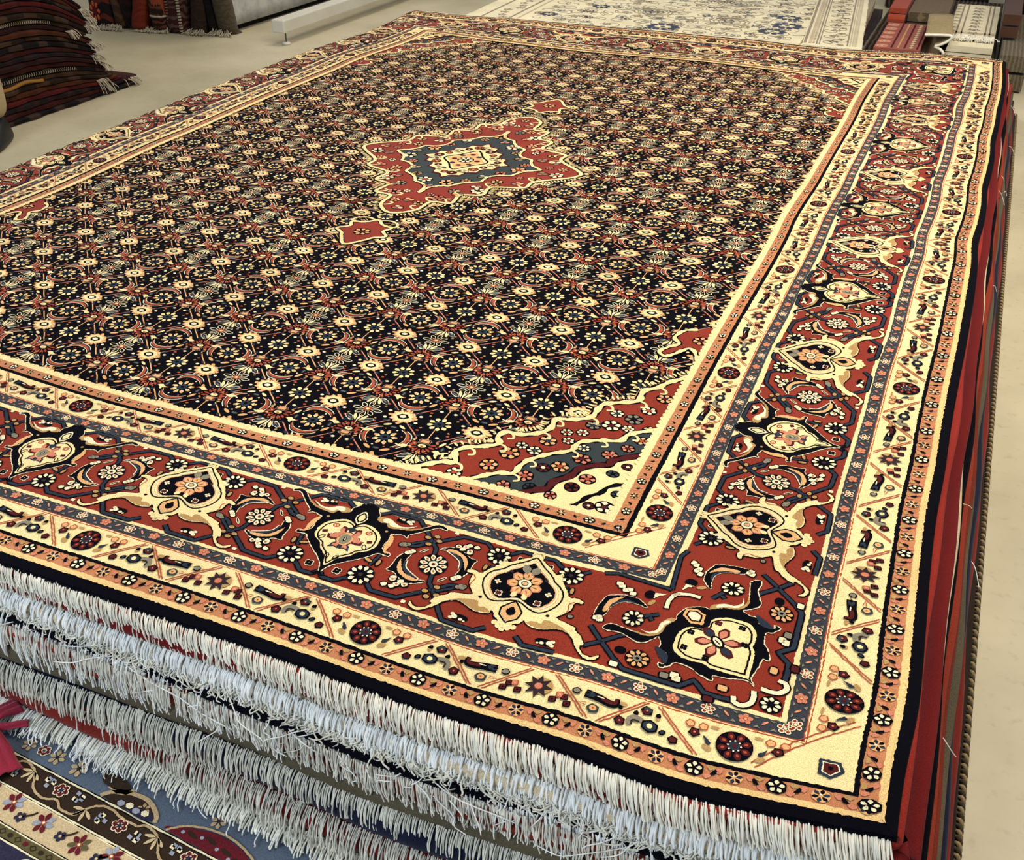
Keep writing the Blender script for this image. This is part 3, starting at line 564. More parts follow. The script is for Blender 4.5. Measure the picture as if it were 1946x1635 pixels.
# ------------------------------------------------------------------ field
FX, FY, CE = .8125, 1.3125, .125
FL = -26
L = []
for x in np.linspace(-FX, FX, 66)[:-1]:
    for y in np.linspace(-FY, FY, 106)[:-1]: L.append(np.array([(x, y), (x+.025, y), (x+.025, y+.025), (x, y+.025)]))
CARPET.many('black', FL, L)
for fam in (1, -1):
    for k in range(-18, 40):
        for j in range(0, 26):
            x0 = -FX+CE*.5*j; y0 = (-FY+CE*k+CE*.5*j) if fam == 1 else (-FY+CE*k-CE*.5*j+0)
            a = np.array([x0, y0]); b2 = a+np.array([CE*.5, CE*.5*fam])
            if a[1] < -FY-.001 or b2[1] < -FY-.001 or a[1] > FY+.001 or b2[1] > FY+.001: continue
            col = ('peach' if x0 < .25 else 'pink') if fam == -1 else 'pink'
            CARPET.many(col, FL+1, ribbon(rag(resample(np.array([a, b2]), .008, False), .0003), .0021 if fam == -1 else .0017))
cream_r = Pat(); cream_r.poly('black', 1.6, ell(0, 0, .0235, .0205, 18)); cream_r.poly('peach', 2, ell(0, 0, .0205, .0175, 22, 0, .12)); cream_r.poly('cream', 3, ell(0, 0, .0165, .0138, 22, 0, .12))
cream_r.poly('black', 4, np.array([(-.0108, 0), (-.0046, .0072), (.0046, .0072), (.0108, 0), (.0046, -.0072), (-.0046, -.0072)])); cream_r.poly('ivory', 5, np.array([(-.0060, 0), (-.0026, .0040), (.0026, .0040), (.0060, 0), (.0026, -.0040), (-.0026, -.0040)]))
for e in (1, -1): cream_r.poly('peach', 2.2, ell(e*.0218, 0, .0036, .0030, 7)); cream_r.poly('peach', 2.2, ell(0, e*.0195, .0036, .0030, 7))
circ = Pat(); circ.poly('black', 1.5, ell(0, 0, .040, .038, 20))
circ.flower(0, 0, .0175, 9, 'cream', 'slate', 3, .50, .2, None, 0, 'black', 1.0, 'peach')
for k in range(9): circ.poly('peach', 3.5, ell(.0172*math.cos(k*.698+.2), .0172*math.sin(k*.698+.2), .0026, .0026, 6))
for k in range(8): circ.poly('ivory' if k % 2 else 'orange', 2.6, ell(.0255*math.cos(k*.785+.4), .0250*math.sin(k*.785+.4), .0020, .0016, 5))
for e in (1, -1):
    cP = cr(np.array([(e*.019, .0265), (e*.0300, .0185), (e*.0345, .004), (e*.0305, -.012), (e*.0225, -.0215)]), False, 4)
    circ.many('ivory', 2.2, ribbon(cP+np.array([e*.0062, 0]), .0012)); circ.many('slate', 2, ribbon(cP+np.array([e*.0040, 0]), np.interp(np.linspace(0, 1, len(cP)), [0, .5, 1], [.001, .0050, .001])))
    circ.many('orange', 2.4, ribbon(cP, np.interp(np.linspace(0, 1, len(cP)), [0, .5, 1], [.0012, .0058, .001]))); circ.many('ivory', 2.6, ribbon(cP-np.array([e*.0034, 0]), .0010))
    circ.poly('peach', 3, ell(e*.0150, -.0300, .0080, .0030, 9, e*.55)); circ.poly('cream', 3, ell(e*.0125, .0345, .0070, .0026, 8, -e*.5))
    circ.poly('orange', 2.6, ell(e*.0490, .002, .0050, .0042, 9, 0, .25)); circ.poly('ivory', 3, ell(e*.0490, .002, .0016, .0014, 6)); circ.poly('peach', 2.6, ell(e*.0455, -.0075, .0030, .0018, 7)); circ.poly('ivory', 2.6, ell(e*.0440, .0105, .0026, .0016, 6))
    circ.poly('slate', 2.6, ell(0, e*.0300, .0060, .0034, 8)); circ.many('grey', 2.8, ribbon(np.array([(-.004, e*.030), (.004, e*.030)]), .0012))
pal = Pat(); pal.poly('black', 1.5, ell(0, .004, .031, .030, 18))
for k in range(9):
    a = math.pi*(-.08+1.16*k/8)
    pal.poly('orange', 3, petal(0, -.001, a, .0105, .0240, .0050)); pal.poly('red', 4, petal(0, -.001, a, .0125, .019, .0022))
    a2 = a+.2; pal.poly('orange', 3, ell(.0262*math.cos(a2), -.001+.0262*math.sin(a2), .0022, .0020, 6))
pal.poly('black', 4, ell(0, .0015, .0105, .0085, 12)); pal.poly('cream', 5, ell(0, .0015, .0078, .0052, 10)); pal.poly('orange', 6, ell(0, .003, .0032, .0020, 7))
pal.many('grey', 4.5, ring(np.array([(-.0112, -.0062), (.0112, -.0062), (.0098, -.0185), (-.0098, -.0185)]), .0015)); pal.poly('black', 4, np.array([(-.0112, -.0062), (.0112, -.0062), (.0098, -.0185), (-.0098, -.0185)])); pal.poly('pink', 6, np.array([(-.0088, -.0080), (.0088, -.0080), (.0076, -.0168), (-.0076, -.0168)])); pal.poly('peach', 7, np.array([(-.0070, -.0092), (.0070, -.0092), (.0060, -.0155), (-.0060, -.0155)]))
for e in (1, -1):
    pal.shape('cream', 4, np.array([(e*.0240, .010), (e*.030, .0155), (e*.038, .0165), (e*.0450, .0120), (e*.038, .0105), (e*.032, .0062)]), .003)
    pal.poly('cream', 4, petal(e*.003, .029, math.pi/2-e*.42, .001, .024, .0070)); pal.many('ivory', 3.4, ring(petal(e*.006, .029, math.pi/2-e*.95, .001, .026, .0115), .0010)); pal.poly('slate', 3, petal(e*.006, .029, math.pi/2-e*.95, .001, .026, .0110)); pal.poly('grey', 3.6, petal(e*.006, .029, math.pi/2-e*1.0, .006, .018, .0022))
    pal.poly('tan', 3, ell(e*.0215, -.0150, .0040, .0022, 7, e*.6)); pal.poly('orange', 3, ell(e*.029, -.006, .0026, .0022, 6))
pal.poly('ivory', 5, petal(0, .028, math.pi/2, 0, .018, .0048))
dia = Pat()
for e in (1, -1):
    for f in (1, -1):
        for x, y in ((.036, .010), (.012, .036)): dia.poly('ivory', 2, ell(e*x, f*y, .0034, .0028, 6))
    dia.poly('peach', 2, ell(0, e*.0460, .0036, .0030, 6))
    for f in (1, -1):
        dia.poly('orange', 2, ell(e*.0255, f*.0265, .0030, .0024, 6)); dia.poly('tan', 2, ell(e*.0235, f*.0185, .0026, .0018, 6, .6*e*f)); dia.poly('slate', 2, ell(e*.0410, f*.0180, .0046, .0026, 7, -.8*e*f)); dia.poly('ivory', 2, ell(e*.0465, f*.0090, .0022, .0016, 5)); dia.poly('pink', 2, ell(e*.0090, f*.0500, .0024, .0018, 6)); dia.poly('slate', 2, ell(e*.0190, f*.0400, .0040, .0024, 7, .8*e*f)); dia.poly('peach', 2, ell(e*.0470, 0, .0030, .0026, 6))
    dia.many('peach', 1.6, ribbon(np.array([(0, e*.018), (0, e*.043)]), .0016))
ros = Pat(); ros.use(dia, [[1, 0], [0, 1]], (0, 0)); ros.flower(0, 0, .0195, 9, 'cream', 'slate', 3, .46, 0, None, 0, 'black', .92)
crs = Pat(); crs.use(dia, [[1, 0], [0, 1]], (0, 0))
for k in range(8): crs.many('ivory', 2, ring(petal(0, 0, k*.785, .006, .0205 if k % 2 else .025, .0078), .0013))
crs.poly('orange', 3, ell(0, 0, .0072, .0064, 8, 0, .2)); crs.poly('cream', 4, ell(0, 0, .0032, .0030, 6))
I2 = np.eye(2); R90 = np.array([[0, -1], [1, 0]])
for i in range(0, 14):
    for j in range(0, 22):
        x = -FX+CE*i; y = -FY+CE*j
        CARPET.use_l = None
        for mot, ox, oy, M in ((cream_r, 0, 0, I2), (circ, 0, .5, R90 if (i+j) % 2 else I2), (pal, .5, .5, I2*(1 if (i+j) % 2 else -1)), (ros if (i+j) % 2 else crs, .5, 0, I2)):
            px_, py_ = x+CE*ox, y+CE*oy
            if px_ > FX+.01 or py_ > FY+.01: continue
            kk = .86 if mot is pal else 1.0
            for c, l, p in mot.items: CARPET.items.append((c, l+FL+1, kk*(p @ M.T) + np.array([px_, py_])))
# scalloped inner edge of the field frame
for side, H in (('n', .8125), ('f', .8125), ('r', 1.3125), ('l', 1.3125)):
    M, off = SIDE[side]
    for s in np.arange(-H, H, .0115 if side in 'nr' else .0115):
        CARPET.poly('cream', 3.4, ell(s+rng.normal(0, .001), .1905, .0062, .0036+rng.random()*.0016, 8) @ np.array(M, float).T + np.array(off))

# ------------------------------------------------------------------ medallion and corner spandrels
ML = FL+11
def contour(m, pts, lay, closed, w_=.0085, col='cream', dark='black', lash=0):
    p = resample(cr(pts, closed, 5), .004, closed)
    if dark: m.many(dark, lay, ring(p, w_+.0042) if closed else ribbon(p, w_+.0042))
    wv = w_*(1+.28*np.sin(np.arange(len(p))*.9))
    m.many(col, lay+1, ring(rag(p, .0004), w_) if closed else ribbon(rag(p, .0004), wv))
    if lash:
        t = np.gradient(p, axis=0); t /= np.linalg.norm(t, axis=1, keepdims=True); nr = np.stack([-t[:, 1], t[:, 0]], 1)*lash
        for k in range(1, len(p)-1, 2):
            c = p[k]+nr[k]*.0145; m.poly(col, lay+1, ell(c[0], c[1], .0062, .0021, 6, math.atan2(nr[k, 1], nr[k, 0])))
MED = Pat(); LS = 1
def quad4(q):
    q = np.asarray(q, float); a = q; b = (q*np.array([1, -1]))[::-1]; c = q*np.array([-1, -1]); d = (q*np.array([-1, 1]))[::-1]
    return np.concatenate([a, b[1:], c[1:], d[1:-1]])
def wavy(p, n, amp):
    p = resample(p, .004); s = np.arange(len(p))/len(p)*2*np.pi*n
    t = np.roll(p, -1, 0)-np.roll(p, 1, 0); t /= np.linalg.norm(t, axis=1, keepdims=True); nr = np.stack([t[:, 1], -t[:, 0]], 1)
    return p+nr*(amp*np.abs(np.sin(s/2)))[:, None]
o1 = quad4([(0,-.425),(-.045,-.365),(-.056,-.317),(-.098,-.293),(-.100,-.246),(-.140,-.215),(-.146,-.165),(-.210,-.132),(-.229,-.088),(-.300,0)])
O1K = (1-.025*np.where(np.arange(len(o1)) % 2 == 0, 1, -1))[:, None]
MED.poly('red', 1, resample(cr(o1*O1K, True, 5), .004)); contour(MED, o1*O1K, 2, True, .0090, lash=LS)
for x, y in o1*O1K:
    if abs(x) > .02 and abs(y) > .02:
        e = -1 if x > 0 else 1; f = -1 if y > 0 else 1
        MED.many('cream', 4, ribbon(cr(np.array([(x, y), (x+e*.014, y+f*.006), (x+e*.022, y+f*.020), (x+e*.012, y+f*.026)]), False, 4), .0050))
o2 = quad4([(0,-.265),(-.036,-.205),(-.088,-.165),(-.115,-.115),(-.135,-.085),(-.205,0)])
MED.poly('teal', 5, wavy(cr(o2, True, 4), 16, .017)); contour(MED, wavy(cr(o2, True, 4), 16, .017)[::2], 6, True, .0075)
o3 = quad4([(0,-.150),(-.050,-.110),(-.085,-.062),(-.125,0)])
MED.poly('maroon', 9, wavy(cr(o3, True, 4), 16, .014)); MED.poly('cream', 10, wavy(inset(cr(o3, True, 4), .93), 16, .012))
o4 = quad4([(0,-.074),(-.030,-.035),(-.058,0)])
contour(MED, o4*1.04, 11, True, .0050, 'black', None); MED.poly('peach', 12, o4*.9); MED.flower(0, 0, .020, 8, 'ivory', 'slate', 13, .4, 0, 'black', .002, 'cream')
for k in range(8):
    a = k*math.pi/4; MED.poly('plum' if k % 2 else 'maroon', 13, ell(.040*math.cos(a)*.8, .044*math.sin(a), .0080, .0070, 8))
r_ = np.random.default_rng(3)
def scatter(m, path, n, cols, lay, r, cores=('orange', 'maroon', 'black')):
    p = resample(path, .001); idx = (np.arange(n)+.5)/n*len(p)
    for i, k in enumerate(idx.astype(int)):
        x, y = p[k % len(p)]; c = cols[i % len(cols)]
        if i % 3 == 1:
            for q in range(3): m.poly('grey' if q == 2 else c, lay+1, ell(x+.008*math.cos(q*2.1+i), y+.008*math.sin(q*2.1+i), .0062, .0048, 7, i))
            m.many('black', lay, ring(ell(x, y, .0155, .0130, 10), .0016))
        else: m.flower(x, y, r*(.8+.35*(i % 2)), 6, c, cores[i % 3], lay, .35, i*.4, 'black', .0018)
def between(a, b, f, n=80):
    a = resample(a, .002); b = resample(b, .002)
    th = np.linspace(0, 2*np.pi, n, endpoint=False); out = []
    ta = np.arctan2(a[:, 1], a[:, 0]); tb = np.arctan2(b[:, 1], b[:, 0])
    for t in th:
        pa = a[np.argmin(np.abs(np.angle(np.exp(1j*(ta-t)))))]; pb = b[np.argmin(np.abs(np.angle(np.exp(1j*(tb-t)))))]; out.append(pa*(1-f)+pb*f)
    return np.array(out)
scatter(MED, between(o1, o2, .30), 34, ('peach', 'ivory', 'peach', 'pink'), 3.2, .0150)
scatter(MED, between(o1, o2, .66), 26, ('pink', 'grey', 'ivory', 'peach'), 3.2, .0120)
scatter(MED, between(o2, o3, .45), 22, ('pink', 'peach', 'tan', 'ivory'), 7.4, .0160)
scatter(MED, between(o3, o4, .50), 20, ('maroon', 'plum', 'orange'), 10.6, .0105, ('peach', 'cream', 'pink'))
for e in (1, -1):     # pendants on the long axis
    P = np.array([(.0,.468),(.022,.490),(.050,.500),(.042,.525),(.062,.548),(.040,.566),(.026,.590),(.0,.622)]); P = np.concatenate([P, (P*np.array([-1, 1]))[1:-1][::-1]])*np.array([1, e])
    MED.poly('red', 1, resample(cr(P, True, 4), .004)); contour(MED, P, 2, True, .0075); MED.flower(0, e*.545, .018, 7, 'peach', 'maroon', 4, .4, 0, 'black', .002)
    for q in (1, -1): MED.many('cream', 3, ribbon(cr(np.array([(q*.005,.470),(q*.03,.462),(q*.052,.474),(q*.055,.492),(q*.040,.494)])*np.array([1, e]), False, 4), .0060))
for c, l, p in MED.items: CARPET.items.append((c, l+ML, p))
SP = Pat()
s1 = [(.505,-1.3125),(.541,-1.282),(.563,-1.274),(.553,-1.250),(.566,-1.232),(.585,-1.222),(.606,-1.205),(.598,-1.187),(.605,-1.168),(.630,-1.166),(.656,-1.145),(.663,-1.123),(.662,-1.100),(.682,-1.090),(.708,-1.070),(.711,-1.040),(.716,-1.020),(.738,-1.004),(.760,-.988),(.758,-.956),(.776,-.935),(.785,-.915),(.8125,-.880)]
s2 = [(.590,-1.3125),(.633,-1.276),(.653,-1.270),(.657,-1.246),(.664,-1.228),(.685,-1.201),(.713,-1.175),(.717,-1.148),(.743,-1.127),(.770,-1.114),(.778,-1.088),(.8125,-1.055)]
s3 = [(.678,-1.3125),(.696,-1.294),(.712,-1.284),(.716,-1.265),(.734,-1.240),(.740,-1.217),(.760,-1.196),(.774,-1.188),(.778,-1.170),(.8125,-1.135)]
s4 = [(.750,-1.3125),(.762,-1.300),(.772,-1.276),(.784,-1.262),(.791,-1.241),(.8125,-1.222)]
cn = [(.8125, -1.3125)]
for pts, col, lay in ((s1, 'red', 1), (s2, 'teal', 5), (s3, 'cream', 9)): SP.poly(col, lay, np.concatenate([resample(cr(pts, False, 5), .004, False), np.array(cn)]))
contour(SP, s1, 2, False, .0095, lash=1); contour(SP, s2, 6, False, .0085); contour(SP, s3, 9.4, False, .0105, 'maroon', 'black'); contour(SP, s4, 10, False, .0070, 'black', None)
for i in range(2, len(s1)-1, 2):
    x, y = s1[i]; SP.many('cream', 3.5, ribbon(cr(np.array([(x, y), (x+.012, y-.004), (x+.016, y-.014), (x+.008, y-.018)]), False, 4), .0042))
for i in range(2, len(s2)-1, 2):
    x, y = s2[i]; SP.many('cream', 7.5, ribbon(cr(np.array([(x, y), (x+.011, y-.004), (x+.014, y-.012), (x+.007, y-.016)]), False, 4), .0036))
def fl(x, y, r, c, core, lay, n=6): SP.flower(x, y, r, n, c, core, lay, .36, x*40, 'black', .0018)
for x, y, r, c, k in ((.612,-1.262,.013,'peach','orange'),(.572,-1.297,.011,'ivory','orange'),(.630,-1.222,.015,'peach','orange'),(.640,-1.195,.009,'ivory','black'),(.662,-1.200,.011,'ivory','teal'),(.672,-1.165,.013,'peach','slate'),(.700,-1.150,.009,'ivory','red'),(.690,-1.128,.009,'ivory','red'),(.712,-1.118,.009,'ivory','red'),(.720,-1.090,.011,'grey','slate'),(.745,-1.078,.014,'ivory','maroon'),(.742,-1.040,.010,'ivory','teal'),(.770,-1.045,.013,'grey','black'),(.783,-1.010,.011,'ivory','orange'),(.795,-.965,.012,'peach','maroon'),(.770,-1.075,.009,'ivory','tan'),(.800,-1.065,.010,'ivory','orange')): fl(x, y, r, c, k, 3.2)
for x, y, r, c, k in ((.650,-1.300,.010,'pink','maroon'),(.672,-1.268,.012,'pink','orange'),(.688,-1.290,.009,'slate','black'),(.690,-1.238,.010,'maroon','ivory'),(.712,-1.225,.013,'peach','orange'),(.735,-1.190,.013,'pink','maroon'),(.728,-1.160,.009,'ivory','slate'),(.768,-1.160,.011,'pink','orange'),(.786,-1.130,.009,'pink','maroon'),(.798,-1.100,.010,'peach','orange')): fl(x, y, r, c, k, 7.4)
for x, y, r, c, k in ((.722,-1.296,.008,'pink','maroon'),(.744,-1.266,.010,'maroon','black'),(.758,-1.238,.011,'pink','orange'),(.786,-1.208,.008,'teal','black'),(.800,-1.180,.008,'maroon','ivory'),(.798,-1.290,.012,'ivory','maroon'),(.778,-1.296,.007,'maroon','ivory'),(.806,-1.255,.008,'teal','black')): fl(x, y, r, c, k, 10.6, 5)
# small finial on the long side of the field
fp = [(.8125,-.700),(.782,-.722),(.760,-.735),(.752,-.765),(.766,-.782),(.752,-.800),(.742,-.822),(.757,-.832),(.772,-.812),(.786,-.792),(.800,-.805),(.8125,-.835)]
SP.poly('red', 1, resample(cr(fp, False, 4), .004, False)); contour(SP, fp[1:], 2, False, .0070); fl(.797, -.760, .013, 'peach', 'maroon', 3.2)
for sx in (1, -1):
    for sy in (1, -1):
        for c, l, p in SP.items: CARPET.items.append((c, l+ML, p*np.array([sx, sy])))
for c, l, p in SP.items[:0]: pass

# ---- the top carpet as one thing
MATS = [MW[k] for k in CN]
top = empty('oriental_carpet', (-1.2, 1.7, TOP), 'large navy and red oriental carpet with a diamond medallion on top of the stack', 'carpet')
def child(o, parent):
    o.parent = parent; o.matrix_parent_inverse = parent.matrix_basis.inverted(); return o
bpy.context.view_layer.update()
top.matrix_basis = Matrix.Translation((-1.2, 1.7, TOP))
pile = child(CARPET.build('pile', MATS, 0.0), top)
# woven edge and backing under the pile
mb = MB()
def rim(t, z):
    P = []
    hx, hy = 1-t, 1.5-t
    for a, b in (((hx, -hy), (hx, hy)), ((hx, hy), (-hx, hy)), ((-hx, hy), (-hx, -hy)), ((-hx, -hy), (hx, -hy))):
        n = 150
        for i in range(n): P.append((a[0]+(b[0]-a[0])*i/n, a[1]+(b[1]-a[1])*i/n))
    P = np.array(P); return surf(P, np.full(len(P), z))
rings = [rim(-.1865, .0), rim(-.1890, -.002), rim(-.1900, -.005), rim(-.188, -.0085), rim(-.175, -.0088)]
mb.grid(np.array(rings), 0, closed_v=True)
edge = child(mb.build('edge', [MW['black']], None, True), top); edge['label'] = 'dark navy edge binding'
# ------------------------------------------------------------------ fringes
COT = plain('cotton_white', (0.90, 0.86, 0.74), 0.85, 0.16, 60, 0.2, 0.15)
COTG = plain('cotton_grey', (0.74, 0.70, 0.60), 0.85, 0.18, 60, 0.2, 0.15)
COTB = plain('cotton_bluish', (0.88, 0.88, 0.85), 0.85, 0.14, 60, 0.2, 0.15)
def fringe(name, xs, root, drop, out, slant=0.15, mess=0.15, rad=.0009, mat=COT, m=9, lvar=.15, curl=0.0, clump=0.0, parent=None, pw=1.5):
    """threads from root(x)->(y,z): they run out by `out`, fall by `drop`; arrays or numbers per thread"""
    n = len(xs); y0, z0 = root(xs); u = np.linspace(0, 1, m)[None]
    drop = np.broadcast_to(drop, (n,))[:, None]*(1+rng.normal(0, lvar, (n, 1))); out = np.broadcast_to(out, (n,))[:, None]*(1+rng.normal(0, .18, (n, 1)))
    ph = rng.random((n, 1))*6.28; fr_ = 2+rng.random((n, 1))*3
    sw = mess*drop*(rng.normal(0, 1, (n, 1))*u + .35*np.sin(ph+fr_*u*3)*u)
    if clump:
        cx = np.floor(xs/clump)*clump+clump*.5; sw = sw*.8 + (cx-xs)[:, None]*.35*u**1.5 + np.sin(cx*917)[:, None]*clump*.9*u
    X = xs[:, None]+slant*drop*u+sw
    Y = y0[:, None]-out*(1-np.exp(-2.6*u))/(1-math.exp(-2.6)) + curl*drop*np.sin(u*3.0+ph)*rng.normal(0, 1, (n, 1))*u
    Z = z0[:, None]-drop*u**pw + curl*drop*.5*np.cos(fr_*u*2+ph)*u*(1-u)
    Z = np.maximum(Z, 0.0125)
    R = np.full(m, rad); R[-1] *= .8
    o = tubes(name, np.stack([X, Y, Z], 2), R[None]*(1+rng.normal(0, .12, (n, 1))), mat, None, 4)
    o['kind'] = 'stuff'
    return child(o, parent) if parent else o
def xrow(a, b, step): 
    n = int((b-a)/step); return np.linspace(a, b, n)+rng.normal(0, step*.3, n)
# near fringe of the top carpet, following its woven edge
ps = np.stack([np.linspace(-.62, 1.185, 1500), np.full(1500, -1.6885)], 1); E3 = surf(ps, np.full(1500, -.0045)); o_ = np.argsort(E3[:, 0]); EX, EY, EZ = E3[o_, 0], E3[o_, 1], E3[o_, 2]
def top_root(x): return np.interp(x, EX, EY)-.0006+rng.normal(0, .0006, len(x)), np.interp(x, EX, EZ)+rng.normal(0, .001, len(x))
xs = xrow(-1.72, -.043, .0015)
f1 = fringe('fringe', xs, top_root, np.interp(xs, [-1.7, -.6, -.1, -.04], [.0185, .0210, .024, .030]), np.interp(xs, [-1.7, -1.1, -.6, 0], [.007, .009, .016, .020]), .42, .07, .00092, COT, 9, .07, parent=top, pw=1.2); f1['label'] = 'cream white cotton fringe along the near end'
ps = np.stack([np.linspace(-1.0, 1.184, 900), np.full(900, 1.6870)], 1); E3 = surf(ps, np.full(900, -.002))
n_ = len(E3); u = np.linspace(0, 1, 4)[None]
P = np.stack([E3[:, :1]+rng.normal(0, .004, (n_, 1))*u, E3[:, 1:2]+.022*u, E3[:, 2:3]+.002-.010*u**2+rng.normal(0, .002, (n_, 1))*u], 2)
f2 = child(tubes('fringe', P, .0010, COT, None, 3), top); f2['kind'] = 'stuff'

# ------------------------------------------------------------------ the carpets below it
def EYo(a, b, c):
    return lambda x: np.interp(x, EX, EY)+np.interp(x, [-1.12, -.57, 0], [a, b, c])
def lerpY(y1, y2, up=.022):
    return lambda x: y1+(np.asarray(x)+1.12)*(y2-y1)/.55+up*np.maximum(0, (np.asarray(x)+.57)/.57)**1.5*(1 if y2 > -.002 else .6)+(np.maximum(0, np.asarray(x)+.57))*(y1-y2)/.55
DARK = wool('wool_dark_brown', (.020, .014, .008)); OLIVE = wool('wool_olive_brown', (.045, .034, .012)); REDV = wool('wool_deep_red', (.135, .008, .008), sheen=.04); REDB = wool('wool_bright_red', (.27, .022, .014), sheen=.05)
BRICK = wool('wool_brick', (.24, .030, .014), sheen=.05); NAVY = wool('wool_navy', (.008, .010, .026)); TAUPE = wool('wool_taupe', (.095, .078, .048), sheen=.03); CREAMW = wool('wool_cream_edge', (.62, .50, .33)); DRED = wool('wool_dark_red', (.16, .016, .010))
def slab(label, zt, zb, fy, xr, yf, mat, cat='carpet', group=None, nameo='carpet', amp=.0020):
    root = empty(nameo, (-1.2, 1.7, TOP+zb), label, cat, group)
    ph = rng.random(6)*6.28
    def outline(ins):
        P = []
        for x in np.linspace(-2.24, xr-.012, 260): P.append((x, float(fy(x))+amp*math.sin(x*9+ph[0])+amp*.6*math.sin(x*23+ph[1])))
        y0 = P[-1][1]
        for a in np.linspace(0, math.pi/2, 6)[1:-1]: P.append((xr-.012+.012*math.sin(a), y0+.012-.012*math.cos(a)))
        for y in np.linspace(y0+.012, yf, 240): P.append((xr+amp*math.sin(y*7+ph[2])*min(1, (y-y0)*3)+amp*.8*math.sin(y*17+ph[3])*min(1, (y-y0)*3), y))
        for x in np.linspace(xr-.02, -2.24, 40): P.append((x, yf))
        for y in np.linspace(yf, float(fy(-2.24))+.01, 40): P.append((-2.24, y))
        P = np.array(P); c = np.array([-1.2, 1.7]); d = np.roll(P, -1, 0)-np.roll(P, 1, 0); d /= np.linalg.norm(d, axis=1, keepdims=True)+1e-9
        return P-np.stack([d[:, 1], -d[:, 0]], 1)*ins
    h = zt-zb; R = []
    for ins, z in ((.03, zb+.0005), (.004, zb+.0006), (.0008, zb+h*.22), (0, zb+h*.5), (.0008, zb+h*.78), (.0045, zt-.0004), (.03, zt)):
        P = outline(ins); R.append(np.concatenate([P, np.full((len(P), 1), TOP+z)], 1))
    m = MB(); m.grid(np.array(R), 0, closed_v=True)
    n = len(R[0]); o = len(m.v)-n; m.f.append(list(range(o, o+n))); m.m.append(0); m.f.append(list(range(n))[::-1]); m.m.append(0)
    bpy.context.view_layer.update(); root.matrix_basis = Matrix.Translation((-1.2, 1.7, TOP+zb))
    child(m.build('pile', [mat], None, True), root)
    return root
def roots(fy, z, jit=.0012): return lambda x: (np.asarray(fy(x))-.0005+rng.normal(0, jit, len(x)), TOP+z+rng.normal(0, jit, len(x)))
G = 'carpets in the tall stack'; FY_ = 3.40
c2 = slab('second carpet from the top of the stack, thin bright red edge under the patterned carpet', -.0098, -.0235, EYo(-0.0030, -0.0070, -0.0040), -.0310, FY_, REDB, group=G)
x_ = xrow(-1.72, -.05, .0019)
fringe('fringe', x_, roots(EYo(-0.0030, -0.0070, -0.0040), -.0215), .0165, np.interp(x_, [-1.12, -.57], [.008, .012]), .20, .09, .0009, COTG, 9, .10, parent=c2, pw=1.2)
c3 = slab('third carpet in the stack with a thick velvety dark red edge', -.0245, -.0420, EYo(-0.0100, -0.0180, -0.0110), -.0115, FY_+.01, REDV, group=G)
fringe('fringe', xrow(-1.72, -.03, .0015), roots(EYo(-0.0100, -0.0180, -0.0110), -.0400), .0150, .0125, .15, .10, .0013, COTB, 10, .10, curl=.10, parent=c3, pw=1.1)
c4 = slab('fourth carpet in the stack, pale cream selvedge and long tangled white fringe', -.0430, -.0600, EYo(-0.0180, -0.0300, -0.0190), -.0095, FY_+.02, CREAMW, group=G)
m4 = xrow(-1.72, -.02, .00095)
d4 = np.interp(m4, [-1.7, -1.0, -.55, 0], [.058, .056, .050, .046])
fringe('fringe', m4, roots(EYo(-0.0180, -0.0300, -0.0190), -.0570, .0015), d4, np.interp(m4, [-1.12, -.57], [.022, .015]), .08, .075, .00088, COTB, 11, .09, curl=.035, clump=.011, parent=c4, pw=1.2)
kx = xrow(-1.72, -.02, .0013)
fringe('knotted_webbing', kx, roots(EYo(-0.0180, -0.0300, -0.0190), -.0550, .0018), .0085, .0085, rng.normal(0, 1.2, len(kx))[:, None], 1.1, .0009, COTG, 8, .3, curl=.6, parent=c4)
hx_ = np.sort(rng.uniform(-1.55, -.05, 130))
fringe('loose_thread', hx_, roots(EYo(-0.0180, -0.0300, -0.0190), -.062, .004), .024, .017, rng.normal(0, 1.4, len(hx_))[:, None], .7, .0007, COTB, 12, .3, curl=.6, parent=c4)
c5 = slab('fifth carpet in the stack with a black edge below the cream selvedge', -.0610, -.0740, EYo(-0.0340, -0.0430, -0.0320), -.0020, FY_+.02, MW['black'], group=G)
x_ = xrow(-1.72, -.02, .0018)
fringe('fringe', x_, roots(EYo(-.036, -.045, -.034), -.0700), .034, .006, .1, .10, .0009, COTG, 9, .12, curl=.03, parent=c5, pw=1.1)
c6 = slab('sixth carpet in the stack with an orange red edge', -.0750, -.0880, EYo(-0.0380, -0.0460, -0.0350), .0045, FY_+.02, BRICK, group=G)
c7 = slab('seventh carpet in the stack with a brownish brick edge', -.0890, -.1030, EYo(-0.0410, -0.0480, -0.0380), .0105, FY_+.03, wool('wool_rust', (.15, .022, .010), sheen=.04), group=G)
c8 = slab('eighth carpet in the stack, taupe front edge and grey cotton fringe', -.1040, -.1340, EYo(-0.0440, -0.0490, -0.0430), .0180, FY_+.03, TAUPE, group=G)
x8 = xrow(-1.72, .0, .0017); d8 = np.interp(x8, [-1.7, -1.0, -.86, -.72, 0], [.041, .039, .034, .022, .022])
fringe('fringe', x8, lambda x: (EYo(-.0445, -.0490, -.043)(x)+rng.normal(0, .001, len(x)), TOP+np.interp(x, [-1.7, -1.1, -.75, 0], [-.1330, -.1320, -.1245, -.1245])+rng.normal(0, .001, len(x))), d8, np.interp(x8, [-1.7, -.86, -.72, 0], [.019, .018, .016, .016]), .12, .06, .0009, COTG, 10, .07, curl=.02, parent=c8, pw=1.2)
c9 = slab('ninth carpet in the stack with a dark navy edge and long grey fringe', -.1350, -.1610, EYo(-0.0510, -0.0640, -0.0580), .0270, FY_+.04, NAVY, group=G)
x9 = xrow(-1.72, .01, .0016)
